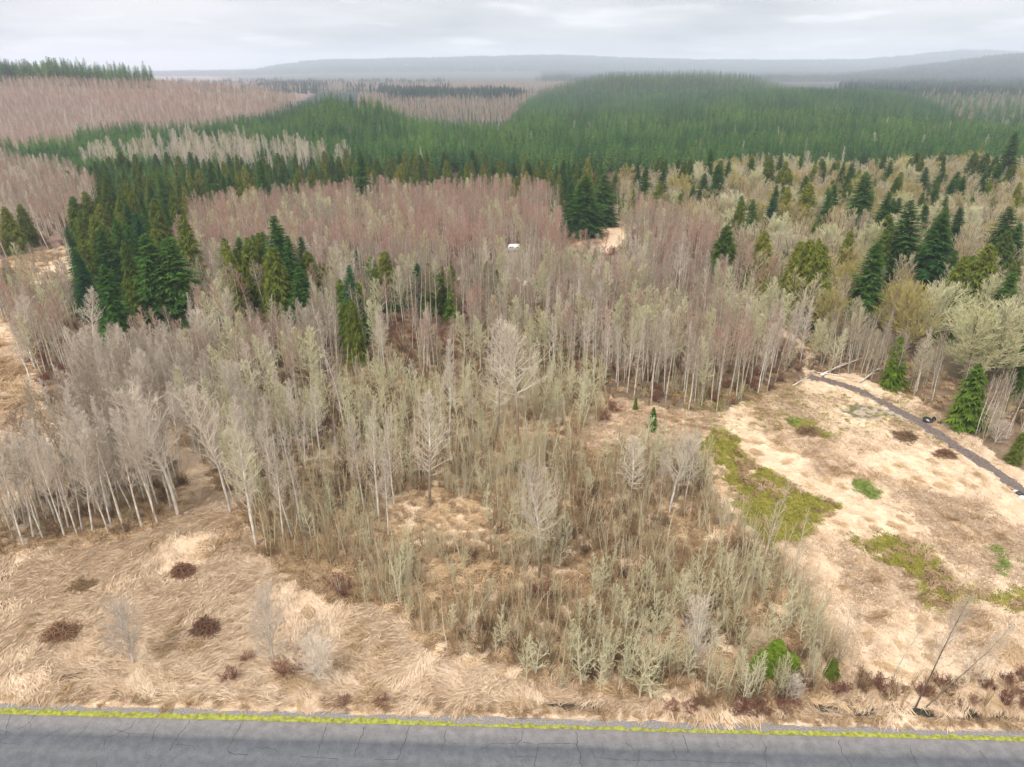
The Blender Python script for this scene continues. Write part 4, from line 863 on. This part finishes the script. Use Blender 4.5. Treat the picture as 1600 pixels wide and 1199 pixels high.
# ------------------------------------------------------------------ stands of trees: the largest in view are individuals, the rest one mass
MARKS = [(672, 790, 'the forked pale tree'), (842, 902, 'the dark trunked white tree'), (984, 792, 'the fan shaped pale tree'), (1050, 800, 'the mossy field corner'), (400, 850, 'the grass bay corner'), (808, 692, 'the kinked dark trunk'),
         (1428, 1108, 'the leaning dark trees'), (938, 1078, 'the culvert pipe'), (1200, 1020, 'the bright green bushes'), (540, 682, 'the tall whitish tree'), (278, 805, 'the left stand tip'), (60, 640, 'the left tan clearing'), (130, 480, 'the narrow blue fir'),
         (232, 480, 'the broad dark firs'), (420, 500, 'the centre left cedars'), (548, 555, 'the drooping cedar'), (653, 490, 'the blue green centre fir'), (762, 450, 'the small pointed cedar'), (1058, 482, 'the tall white trunk'), (803, 392, 'the camper trailer'),
         (915, 370, 'the orange clearing'), (1290, 594, 'the fallen white logs'), (1432, 612, 'the conical grey tree'), (1449, 659, 'the rimmed tyre'), (1552, 600, 'the biggest lichen maple'), (1137, 450, 'the dark olive corner cedar'), (1208, 400, 'the bright dark firs'),
         (1262, 390, 'the wide olive cedar'), (1358, 370, 'the layered dark fir'), (1430, 410, 'the big pointed fir'), (1584, 410, 'the broad far right fir'), (1050, 365, 'the small lichen maple'), (562, 330, 'the tallest band fir'), (325, 330, 'the solitary dark fir'),
         (60, 405, 'the left tan track'), (1022, 670, 'the bright small cedar'), (640, 1000, 'the pale sapling clump'), (1190, 885, 'the thin tree pair'), (540, 925, 'the lower bramble mound'), (463, 330, 'the single olive cedar'), (808, 325, 'the round band cedar'),
         (30, 380, 'the left edge cedar'), (1110, 320, 'the tall rear fir'), (165, 400, 'the tall olive cedar'), (1372, 500, 'the white stemmed fir'), (1500, 640, 'the edge cedar'), (100, 850, 'the lower left grass edge'), (800, 1090, 'the roadside moss')]
MW = [(*pix(u, v), t) for u, v, t in MARKS]
def place_label(x, y, H, hm, kind):
    d, mx_, my_, t = min((math.hypot(x - a, y - b), a, b, t) for a, b, t in MW)
    a = math.atan2(y - my_, x - mx_)
    rel = 'right of' if abs(a) < .8 else 'left of' if abs(a) > 2.34 else 'behind' if a > 0 else 'in front of'
    far_ = 'close' if d < 7 else 'some way' if d < 18 else 'well'
    return '%s %s %s %s %s' % ('short' if H < .85 * hm else 'tall' if H > 1.12 * hm else 'medium high', kind, far_, rel, t)
def stand(parts, limit, name, cat, mass_name, mass_label, group, label, tilt=.03):
    """parts: list of (points, [(species key, weight)], H range)"""
    P, K, Vv, H, SX = [], [], [], [], []
    for pts, sp, (h0, h1) in parts:
        ks = [k for k, w in sp]; w = np.array([w for k, w in sp], float); w /= w.sum()
        # alike trees grow in patches
        W = np.stack([w[q] * np.exp(7.0 * (fbm(pts[:, 0] / 13, pts[:, 1] / 13, 140 + 7 * q, 2) - .5)) for q in range(len(ks))], 1); W /= W.sum(1, keepdims=True)
        ch = (G.rand(len(pts), 1) > np.cumsum(W, 1)).sum(1).clip(0, len(ks) - 1)
        hn = .5 + 1.6 * (fbm(pts[:, 0] / 18, pts[:, 1] / 18, 91, 2) - .5)
        for i, p in enumerate(pts):
            P.append(p); K.append(ks[ch[i]]); H.append(h0 + (h1 - h0) * min(1, max(0, .55 * hn[i] + .45 * G.rand()))); Vv.append(G.randint(0, 8)); SX.append(G.uniform(.85, 1.2))
    if not P: return
    P = np.array(P); d = P[:, 1] * CP + (CAMZ - P[:, 2]) * SP; U = proj(P[:, 0], P[:, 1], P[:, 2])[0]
    sz = np.array(H) / d * np.where((U > -5) & (U < 1605), 1, .2)
    order = np.argsort(-sz)
    for i in order[:limit]:
        lb = place_label(P[i][0], P[i][1], H[i], float(np.mean(H)), label(K[i]))
        plant(K[i], Vv[i], P[i][0], P[i][1], H[i], name, lb, cat, group, sxy=SX[i], z=P[i][2])
    rest = order[limit:]
    if len(rest):
        keys = sorted(set(K[i] for i in rest)); meshes = []; off = {}
        for k in keys: off[k] = (len(meshes), len(SPEC[k])); meshes += [q[2] for q in SPEC[k]]
        ix = [off[K[i]][0] + Vv[i] % off[K[i]][1] for i in rest]; sc = np.array([H[i] / BASEH[K[i]] for i in rest]); sx = sc * np.array([SX[i] for i in rest])
        rot = np.stack([G.normal(0, tilt, len(rest)), G.normal(0, tilt, len(rest)), G.uniform(0, 6.28, len(rest))], 1)
        scatter(mass_name, meshes, P[rest], rot, np.stack([sx, sx, sc], 1), ix, mass_label, cat)
    print(name, len(P))
allopen = OPEN_FAR + GREENP[:1]
LC = [(118, 520), (200, 530), (300, 500), (310, 440), (260, 350), (130, 360), (120, 400), (125, 440)]; MC = [[(362, 495), (480, 512), (492, 470), (440, 440), (365, 450)]]
SCL = [[(525, 530), (575, 575), (582, 500), (540, 480)], [(580, 500), (632, 505), (632, 462), (580, 462)], [(638, 495), (728, 515), (722, 470), (650, 462)]]
dn = lambda ps, d=58: [[(u, v + (d if v > 430 else 0)) for u, v in p] for p in ps]
CX = dn([LC] + MC + SCL)
OCLR = [[(872, 350), (955, 348), (985, 445), (880, 425)], [(0, 398), (135, 372), (128, 440), (20, 470), (-60, 480)]]
stand([(zone([Z['left_pale']], 50, 110, 1.75, gap=.3), [('cottonwood', 5), ('alder', 1)], (9, 15)), (zone([Z['left_mid']], 60, 120, 2.4), [('cottonwood', 3), ('broad', 1), ('greenalder', .4), ('alder', 1)], (7, 14)),
       (zone([Z['scrub_up']], 75, 130, 4.6), [('greenalder', 3), ('alder', 1), ('cottonwood', 1)], (4, 8)), (zone([Z['left_grey2']], 100, 200, 4.0, excl=OPEN_FAR + OCLR), [('cottonwood', 3), ('broad', 2)], (8, 13))],
      290, 'pale_tree', 'tree', 'pale_wood', 'pale lavender grey bare trees massed behind the left front stand', 'pale bare trees of the left stand',
      lambda k: {'alder': 'slim mauve twigged bare tree', 'greenalder': 'lichen green bare tree', 'broad': 'spreading pale bare tree'}.get(k, 'slender pale grey bare tree'))
stand([(zone([Z['middle']], 85, 215, 2.5, excl=OCLR + CX, gap=.36), [('alder', 6), ('greenalder', 1.3), ('cottonwood', 1.4), ('redalder', 1.5)], (8, 14)), (zone([Z['red']], 150, 330, 3.1, excl=OCLR + CX, gap=.3), [('redalder', 8), ('alder', 3), ('greenalder', .8)], (10, 14)),
       (zone([Z['left_grey']], 180, 430, 3.6, excl=[Z['green_strip']]), [('alder', 4), ('redalder', 2), ('cottonwood', 2)], (11, 15))],
      290, 'alder_tree', 'alder', 'alder_wood', 'bare alder wood with reddish mauve twig tops filling the middle distance', 'bare alders along the front of the middle wood',
      lambda k: {'greenalder': 'lichen green bare alder', 'cottonwood': 'pale white bare alder', 'redalder': 'reddish topped bare alder'}.get(k, 'mauve twigged bare alder'))
stand([(zone([Z['right_strip']], 90, 180, 1.9), [('slender', 6), ('alder', 2), ('greenalder', 1)], (7, 11))], 290, 'slender_alder', 'alder', 'slender_alder_wood', 'slender pale alders behind the track', 'slender alders above the gravel track',
      lambda k: {'greenalder': 'lichen green slender alder', 'alder': 'mauve slender alder'}.get(k, 'straight pale slender alder'))
stand([(zone([Z['right_mix']], 110, 420, 5.2, gap=.3), [('maple', 4), ('olive', 4), ('alder', 1), ('lichen', .25), ('gold', .5)], (9, 15))], 290, 'maple_tree', 'maple', 'maple_wood', 'olive and straw coloured bare maples massed across the right wood', 'bare maples of the right wood',
      lambda k: {'olive': 'olive twigged bare maple', 'alder': 'mauve bare tree', 'lichen': 'lichen green maple', 'gold': 'golden mossy maple'}.get(k, 'straw coloured bare maple'))
rm = zone([Z['right_mix']], 110, 330, 8.5, gap=.56); lc = zone([LC], 110, 270, 6.2, excl=OCLR, gap=.42); mc = zone(MC, 110, 200, 4.4); sc_ = zone(SCL, 110, 200, 4.0); cb = zone([Z['conifer_band']], 250, 430, 10.0); mdl = zone([[(300, 440), (700, 440), (840, 480), (600, 520), (450, 500)]], 120, 220, 16)
stand([(cb, [('cedar', 5), ('fir', 2)], (8, 16)), (lc, [('cedar', 5), ('fir', 3), ('bluefir', 1)], (10, 20)), (mc, [('cedar', 5), ('fir', 2)], (11, 16)), (sc_, [('cedar', 3), ('fir', 1), ('brightcedar', 1)], (7, 13)), (rm, [('cedar', 2), ('fir', 3)], (12, 20)), (mdl, [('cedar', 1)], (5, 9))], 300, 'evergreen_tree', 'evergreen', 'conifer_wood', 'mixed cedars and firs beyond the alders', 'cedars and firs in the evergreen band',
      lambda k: {'cedar': 'olive cedar', 'bluefir': 'blue green fir', 'brightcedar': 'bright green cedar'}.get(k, 'dark green fir'))
# saplings and scrub
TH = [Z['thicket']]; GAP = [Z['tan_gap']]
stand([(zone(TH, 42, 110, 1.5, keep=.95, excl=GAP, gap=.38), [('sapling', 5), ('lichsap', 1)], (3.2, 8.0)), (zone([Z['scrub_up']], 75, 130, 2.0, gap=.38), [('sapling', 5), ('lichsap', 1)], (4.5, 9.0)), (zone([[(880, 930), (1190, 880), (1270, 1000), (1290, 1085), (1100, 1090), (880, 1070)]], 42, 70, 1.35, keep=.75), [('lichsap', 3), ('sapling', 4)], (3.0, 7.0)),
       (zone([[(560, 900), (720, 880), (740, 1000), (640, 1000)]], 42, 80, 1.6), [('lichsap', 1), ('sapling', 3)], (3, 5.5))],
      295, 'sapling_tree', 'sapling', 'sapling_thicket', 'olive green bare saplings thick in the centre scrub', 'bare saplings in the centre scrub',
      lambda k: 'thin olive sapling' if k == 'sapling' else 'pale lichen green sapling')
def mass(name, parts, label, cat, tilt=.06, rotf=None):
    P, ix, sc, rz = [], [], [], []; meshes = []
    for pts, sp, (s0, s1) in parts:
        for k, w in sp:
            pass
        ks = [k for k, w in sp]; w = np.array([w for k, w in sp], float); w /= w.sum(); offs = []
        for k in ks: offs.append((len(meshes), len(SPEC[k]))); meshes += [q[2] for q in SPEC[k]]
        sc_l = 8 + pts[:, 1].mean() * .05
        W = np.stack([w[q] * np.exp(6.0 * (fbm(pts[:, 0] / sc_l, pts[:, 1] / sc_l, 160 + 7 * q, 2) - .5)) for q in range(len(ks))], 1); W /= W.sum(1, keepdims=True)
        ch = (G.rand(len(pts), 1) > np.cumsum(W, 1)).sum(1).clip(0, len(ks) - 1)
        P.append(pts); ix += [offs[c][0] + G.randint(0, offs[c][1]) for c in ch]; sc += list(G.uniform(s0, s1, len(pts)))
    P = np.concatenate(P); n = len(P); sc = np.array(sc)
    rot = np.stack([G.normal(0, tilt, n), G.normal(0, tilt, n), rotf(P) if rotf else G.uniform(0, 6.28, n)], 1)
    scatter(name, meshes, P, rot, np.stack([sc, sc, sc * G.uniform(.8, 1.2, n)], 1), ix, label, cat); print(name, n)
mass('scrub_thicket', [(zone([Z['scrub_up']], 75, 130, 1.15), [('wand', 2), ('oliwand', 4), ('shrub', 1)], (.6, 1.2)), (zone(TH, 42, 112, .92, excl=GAP, gap=.34), [('wand', 5), ('oliwand', 3), ('shrub', 1)], (.45, 1.3)), (zone([Z['left_mid']], 60, 112, 1.5), [('wand', 2), ('oliwand', 2), ('shrub', 1)], (.6, 1.1)),
     (zone([Z['left_pale']], 50, 100, 1.7), [('wand', 2), ('shrub', 2), ('oliwand', 1)], (.6, 1.1)), (zone([Z['ditch_brush']], 40, 50, .85), [('shrub', 3), ('redshrub', 2), ('wand', 1)], (.55, 1.1))], 'dense ochre and olive twig scrub filling the centre', 'scrub')
mass('undergrowth', [(zone([Z['middle']], 85, 215, 2.6), [('shrub', 2), ('redshrub', 1), ('oliwand', 1)], (.8, 1.6)), (zone([Z['right_mix'], Z['right_strip']], 90, 300, 3.6), [('shrub', 2), ('oliwand', 1), ('brightcedar', .15)], (.7, 1.6)),
     (zone([Z['red'], Z['left_grey']], 150, 430, 5), [('shrub', 1), ('redshrub', 1)], (1.2, 2))], 'brown undergrowth of twiggy bushes beneath the woods', 'undergrowth')
for (u, v, s, k, lab) in [(540, 925, 1.5, 'redshrub', 'red brown bramble mound at lower left corner of the scrub'), (525, 912, 1.2, 'redshrub', 'smaller red brown bramble mound touching the scrub corner'), (850, 930, 1.6, 'redshrub', 'red brown bramble mound under the dark trunked white tree'), (830, 925, 1.2, 'redshrub', 'small russet bramble left below the dark trunked white tree'),
        (360, 1060, 1.0, 'redshrub', 'russet bramble near road left of the silvery willow'), (386, 1030, .8, 'redshrub', 'tiny russet bramble at the silvery willow foot'), (440, 1050, 1.1, 'redshrub', 'russet bramble between silvery willow and round pale bush'), (465, 1045, 1.0, 'redshrub', 'russet bramble hugging the round pale bush'),
        (600, 1100, .9, 'redshrub', 'russet clump in grass at the roadside left of centre'), (535, 1100, .8, 'redshrub', 'low russet clump at the roadside further left'), (1050, 1110, .9, 'redshrub', 'dark russet bramble at roadside right of the culvert'), (1080, 1112, .9, 'redshrub', 'second dark russet bramble beside roadside right of culvert'),
        (1240, 1103, .9, 'redshrub', 'red bramble tangle below small whitish bush'), (1160, 1095, 1.1, 'shrub', 'grey brown bush under the bright evergreens left side'), (1175, 1080, 1.1, 'shrub', 'grey brown upright bush just behind others near ditch'), (1470, 1100, .7, 'shrub', 'low brown bush between the ditch pools'),
        (960, 640, 1.7, 'redshrub', 'dark red bramble patch left of the tiny cedars'), (945, 655, 1.3, 'redshrub', 'second dark red bramble patch left of tiny cedars'), (285, 760, 1.0, 'redshrub', 'dark russet bush in the grass bay under pale stand tip'), (560, 560 + 120, 1.4, 'shrub', 'brown bush in the gap below tall whitish tree'),
        (1535, 668, 2.0, 'willow', 'hazy grey bush clump at wood edge beyond the track'), (1555, 690, 1.6, 'willow', 'second hazy grey bush at wood edge beyond the track')]:
    x, y = pix(u, v); q = plant(k, int(u) % 3, x, y, BASEH[k] * s * (.45 if k == 'willow' else .75), 'bush', lab, 'bush', sxy=1.6 if k != 'willow' else 2.0)

# ------------------------------------------------------------------ grass
def tuft(seed, nb, Ln, hgt, w, spread, patch, mat):
    g = np.random.RandomState(seed); V = []; F = []
    for i in range(nb):
        x0, y0 = g.uniform(-patch, patch), g.uniform(-patch * .6, patch * .6); a = g.normal(0, spread); L_ = Ln * g.uniform(.6, 1.25); h = hgt * g.uniform(.3, 1.2); c = g.normal(0, .22); ww = w * g.uniform(.6, 1.3)
        b = len(V)
        for k, (f, hz) in enumerate(((0, -.05), (.3, .8), (.68, .85), (1, .25))):
            aa = a + c * f; px = x0 + math.cos(aa) * L_ * f; py = y0 + math.sin(aa) * L_ * f; wk = ww * (1, .95, .7, 0.1)[k] / 2
            V += [(px - math.sin(aa) * wk, py + math.cos(aa) * wk, h * hz + .02), (px + math.sin(aa) * wk, py - math.cos(aa) * wk, h * hz + g.normal(0, .012))]
        for k in range(3): F.append((b + 2 * k, b + 2 * k + 1, b + 2 * k + 3, b + 2 * k + 2))
    return mesh_from('tuft', np.array(V), np.array(F), [M[mat]])
def reg(key, meshes): SPEC[key] = [(None, None, m) for m in meshes]
reg('g_straw', [tuft(i, 88, 1.1, .20, .048, .34, .75, 'straw') for i in range(4)])
reg('g_tan', [tuft(20 + i, 60, .9, .32, .05, .5, .7, 'tan') for i in range(3)])
reg('g_orange', [tuft(40 + i, 70, .6, .4, .035, 1.2, .6, 'orange') for i in range(3)])
reg('g_moss', [tuft(60 + i, 80, .3, .14, .04, 3, .6, 'mossg') for i in range(3)])
reg('g_green', [tuft(70 + i, 80, .3, .16, .035, 3, .6, 'green') for i in range(2)])
reg('g_short', [tuft(80 + i, 84, .6, .09, .05, .45, .8, 'straw') for i in range(4)])
def flow(P):
    return -2.4 + 5.0 * (fbm(P[:, 0] / 9, P[:, 1] / 9, 95, 2) - .5) + 2.4 * (fbm(P[:, 0] / 2.5, P[:, 1] / 2.5, 97, 2) - .5) + G.normal(0, .2, len(P))
def gzone(s, y0, y1, polys=None, excl=(), rmin=1.75):
    X, Y = cand(y0, y1, s, 30); U, V = proj(X, Y, 0.0); rd = Y - (39.9 - .0304 * X); k = rd > rmin + .7 * vnoise(X / .8, Y / .8, 98)
    am = np.clip(75 / Y, .25, 1.6); U = U + 60 * am * (fbm(X / 5, Y / 5, 31) - .5); V = V + 44 * am * (fbm(X / 5, Y / 5, 32) - .5)
    if polys is not None:
        kk = np.zeros(X.shape, bool)
        for p in polys: kk |= inpoly(U, V, p)
        k &= kk
    for p in excl: k &= ~inpoly(U, V, p)
    for (u, v, a, b, d) in DITCH:
        x, y = pix(u, v); k &= ((X - x) / a / .8) ** 2 + ((Y - y) / b / .9) ** 2 > 1
    i = np.arange(len(TC)); tx = np.array([p.x for p in TC]); ty = np.array([p.y for p in TC])
    nearT = (X > 20) & (Y > 60)
    if nearT.any():
        dd = np.min((X[nearT][:, None] - tx) ** 2 + (Y[nearT][:, None] - ty) ** 2, 1) > 1.3 ** 2; q = np.where(nearT)[0]; k[q] &= dd
    X, Y = X[k], Y[k]; return np.stack([X, Y, terr(X, Y)], 1)
nonwood = [Z[k] for k in ('left_pale', 'middle', 'right_mix', 'right_strip', 'thicket', 'red', 'left_grey', 'left_mid', 'left_grey2', 'scrub_up')]
og = gzone(.62, 40, 76, excl=nonwood + MOSS + GREENP + GRAVELP); verge = gzone(.42, 38, 44, rmin=.75); verge = verge[verge[:, 1] - (39.9 - .0304 * verge[:, 0]) < 3.0]
right = (proj(og[:, 0], og[:, 1], 0)[0] > 1130) & (proj(og[:, 0], og[:, 1], 0)[1] < 1060)
og2 = gzone(.8, 76, 125, excl=nonwood + MOSS + GREENP + GRAVELP)
pt = fbm(og[:, 0] / 3, og[:, 1] / 3, 41) > .66
mass('dry_grass', [(verge, [('g_short', 3), ('g_tan', 1), ('g_orange', 1)], (.35, .65)), (og[~right & ~pt], [('g_straw', 1)], (.7, 1.15)), (og[~right & pt], [('g_tan', .5), ('g_straw', 1)], (.7, 1.1)), (og[right], [('g_short', 12), ('g_tan', .12)], (.7, 1.2)), (og2, [('g_short', 12), ('g_tan', .15)], (.8, 1.3)),
     (gzone(1.5, 100, 330, OPEN_FAR), [('g_tan', 1), ('g_short', 1)], (1.2, 2.2))], 'pale straw coloured matted dry grass over the open fields', 'grass', .05, flow)
mass('tawny_grass', [(gzone(1.0, 40, 125, [Z['scrub_up']] + TH + [Z['left_mid'], Z['left_pale'], Z['ditch_brush']]), [('g_orange', 4), ('g_tan', 3), ('g_straw', 1)], (.7, 1.2)), (gzone(2.2, 95, 150, [Z['middle'], Z['right_strip']]), [('g_orange', 1)], (1, 1.5))],
     'tawny orange grass and bracken beneath the scrub', 'grass', .08)
mass('moss_cover', [(gzone(.6, 42, 125, MOSS), [('g_moss', 60), ('g_orange', 1), ('g_short', .5)], (.7, 1.3)), (gzone(.5, 42, 125, GREENP), [('g_green', 1)], (.7, 1.2)), (gzone(1.0, 55, 125, [[(1040, 600), (1420, 600), (1470, 690), (1300, 680), (1100, 665)]]), [('g_moss', 1)], (.5, 1.0))],
     'yellow green mossy growth spreading across the right field', 'moss', .08)

# ------------------------------------------------------------------ hills: woods far off
def hillzone(y0, y1, s, polys, excl=(), margin=40, keep=1.):
    X, Y = cand(y0, y1, s, margin); Zt = terr(X, Y); U, V = proj(X, Y, Zt); k = np.zeros(X.shape, bool)
    for p in polys: k |= inpoly(U, V, p)
    for p in excl: k &= ~inpoly(U, V, p)
    if keep < 1: k &= G.rand(len(X)) < keep
    return np.stack([X[k], Y[k], Zt[k]], 1)
REDH = [(-600, 118), (250, 124), (420, 140), (490, 152), (430, 190), (330, 211), (250, 214), (130, 218), (110, 240), (0, 250), (-600, 275)]
PALEG = [[(120, 262), (300, 235), (420, 245), (560, 262), (480, 285), (300, 285), (140, 290)], [(1100, 285), (1300, 272), (1330, 280), (1250, 295), (1100, 295)]]
hp = hillzone(380, 620, 5.6, [[(-100, 330), (-100, 100), (1700, 100), (1700, 330)]], [REDH] + PALEG + [Z['conifer_band'], Z['right_mix'], Z['left_grey']])
gs = np.concatenate([hillzone(300, 520, 4.2, [Z['green_strip']]), hillzone(360, 620, 6.5, PALEG, keep=.5)])
hp2 = hillzone(620, 1150, 7.4, [[(-100, 330), (-100, 100), (1700, 100), (1700, 330)]], [REDH] + PALEG, keep=.95)
def valley(p): return (p[:, 1] > 655) & (proj(p[:, 0], p[:, 1], p[:, 2])[0] < 765 + (p[:, 1] - 700) * .05 + 120 * (fbm(p[:, 0] / 60, p[:, 1] / 60, 201) - .5))
def gone_right(p):
    u = proj(p[:, 0], p[:, 1], p[:, 2])[0]; return (u > 1400) & (p[:, 1] > 1000 - (u - 1440) * 3.1 + 90 * (fbm(p[:, 0] / 50, p[:, 1] / 50, 211) - .5))
SKYL = np.array([(-200, 60), (290, 60), (300, 212), (400, 182), (480, 146), (520, 135), (590, 147), (680, 183), (745, 212), (772, 218), (790, 192), (812, 162), (850, 137), (900, 121), (960, 110), (1100, 107), (1170, 113), (1210, 127), (1250, 132), (1380, 135), (1440, 148), (1500, 178), (1570, 212), (1630, 240), (1800, 250)], float)
def over(p, h=13):   # would stand above the outline of the two green hills
    u, v = proj(p[:, 0], p[:, 1], p[:, 2] + h); return v < np.interp(u + 14 * (vnoise(p[:, 0] / 20, p[:, 1] / 20, 215) - .5), SKYL[:, 0], SKYL[:, 1])
hp2 = hp2[~valley(hp2) & ~over(hp2)]
rv = hillzone(655, 1500, 8.5, [[(560, 100), (860, 100), (860, 260), (560, 260)]]); rv = rv[valley(rv) | over(rv)]
hp3 = hillzone(1150, 1600, 9.5, [[(778, 60), (1700, 60), (1700, 330), (778, 330)]])
hp3 = hp3[~over(hp3, 15)]
rr = hillzone(620, 1500, 11, [[(1400, 60), (1760, 60), (1760, 300), (1400, 300)]]); rr = rr[over(rr)]
crest = hillzone(895, 985, 6, [[(-100, 60), (245, 60), (245, 140), (-100, 140)]])
crest = crest[G.rand(len(crest)) < 1.25 - proj(crest[:, 0], crest[:, 1], crest[:, 2])[0] / 245]
stand([(gs, [('hillfir', 1)], (9, 12)), (hp, [('hillfir', 1)], (9, 16)), (hp2[hp2[:, 1] < 840 - .35 * hp2[:, 0]], [('hillfir', 1)], (10, 17)), (hp2[hp2[:, 1] >= 840 - .35 * hp2[:, 0]], [('midfir', 1)], (11, 19)), (hp3, [('farfir', 1)], (12, 20)), (crest, [('hillfir', 1)], (17, 36))], 280, 'young_fir', 'fir', 'fir_forest', 'green young firs covering the middle hills', 'young firs at the foot of the hills',
      lambda k: 'young green hill fir')
for i, (u, v) in enumerate([(218, 134), (94, 126), (138, 141), (244, 130), (428, 165), (228, 148)]):
    D = [905, 900, 880, 930, 840, 880][i]; cyv = (599.5 - v) / FPX; 
    x = (u - 800) / FPX * (D * CP + 15); plant('fir', i, x, D, [17, 13, 9, 18, 8, 8][i], 'fir_tree', ['dark fir standing out near the red hill top', 'rounded small fir at left on the red hill top', 'very small fir on the red hill left half', 'dark fir at the right end of the red hill crest row', 'tiny fir low on the right slope of red hill', 'tiny fir below the others on red hill'][i], 'fir')
mass('red_alder_hill', [(hillzone(400, 900, 5.6, [REDH], margin=40), [('redalder', 6), ('alder', 4), ('cottonwood', 1.2)], (.7, 1.05)), (rv, [('redalder', 2), ('alder', 1)], (.7, 1.0)), (hillzone(1700, 2700, 17, [[(200, 100), (900, 100), (900, 200), (200, 200)]]), [('redalder', 1)], (1, 1.3))], 'reddish brown bare alders covering the far left hill', 'alder wood')
mass('pale_far_trees', [(rr, [('alder', 2), ('redalder', 1), ('farfir', 6), ('midfir', 4)], (.8, 1.4)), (hillzone(360, 620, 8.5, PALEG), [('cottonwood', 3), ('broad', 1), ('maple', .5)], (.8, 1.3)), (hillzone(400, 800, 34, [[(250, 210), (1550, 210), (1550, 270), (250, 270)]], keep=.6), [('cottonwood', 1), ('alder', 2)], (.7, 1.1))], 'scattered pale bare trees between the hill firs', 'wood')
# clumps of far trees
def clump(seed, n, size):
    g = np.random.RandomState(seed); Vs = []
    for i in range(n):
        x, y = g.uniform(-size, size, 2); h = g.uniform(11, 18); r = h * .17
        for j in range(3):
            z0, z1 = h * (.05 + .27 * j), h * (.5 + .25 * j); rr = r * (1 - .28 * j); a0 = g.rand() * 6
            for k in range(5):
                a, b = a0 + k * 1.2566, a0 + (k + 1) * 1.2566; q = 1 + .4 * (g.rand() - .5)
                Vs += [(x + math.cos(a) * rr * q, y + math.sin(a) * rr * q, z0), (x + math.cos(b) * rr * .8, y + math.sin(b) * rr * .8, z0 + .6), (x, y, min(z1, h))]
    V = np.array(Vs); return mesh_from('clump', V, np.arange(len(V)).reshape(-1, 3), [M['far_leaf']])
reg('clump', [clump(i, 40, 26) for i in range(4)]); reg('smallclump', [clump(10 + i, 12, 16) for i in range(3)])
ALLP = [[(-300, 40), (1900, 40), (1900, 400), (-300, 400)]]
mass('far_forest', [(hillzone(3400, 6000, 66, [[(850, 40), (1900, 40), (1900, 300), (850, 300)]]), [('clump', 1)], (1.2, 1.7)), (hillzone(1350, 3300, 58, [[(1330, 60), (1760, 60), (1760, 230), (1330, 230)]], keep=.8), [('clump', 1)], (1.0, 1.4)), (hillzone(6200, 9300, 110, ALLP), [('clump', 1)], (1.7, 2.4)),
     (hillzone(1250, 1700, 44, [[(610, 100), (810, 100), (810, 182), (610, 175)]], keep=.8), [('clump', 1)], (1, 1.25)), (hillzone(1900, 2600, 60, [[(405, 100), (500, 100), (500, 160), (405, 160)]], keep=.9), [('clump', 1)], (1.0, 1.3)),
     (hillzone(1700, 3400, 120, [[(200, 90), (700, 90), (700, 200), (200, 200)]]), [('smallclump', 1)], (1, 1.4))], 'misty dark forest on the far ridges', 'forest', .0)

# ------------------------------------------------------------------ air
V, F = box(-14000, 14000, -500, 14500, -12, 275)
mh = bpy.data.materials.new('haze'); mh.use_nodes = True; n, l = mh.node_tree.nodes, mh.node_tree.links; n.clear()
out = n.new('ShaderNodeOutputMaterial'); pv = n.new('ShaderNodeVolumePrincipled'); pv.inputs['Color'].default_value = (.80, .86, .96, 1); pv.inputs['Density'].default_value = .00015; pv.inputs['Anisotropy'].default_value = .0
l.new(pv.outputs[0], out.inputs['Volume'])
hz = obj('haze', mesh_from('haze', V, F, [mh]), kind='stuff', label='thin pale mist over the valley and far ridges', cat='haze')
print('objects', len(bpy.data.objects))
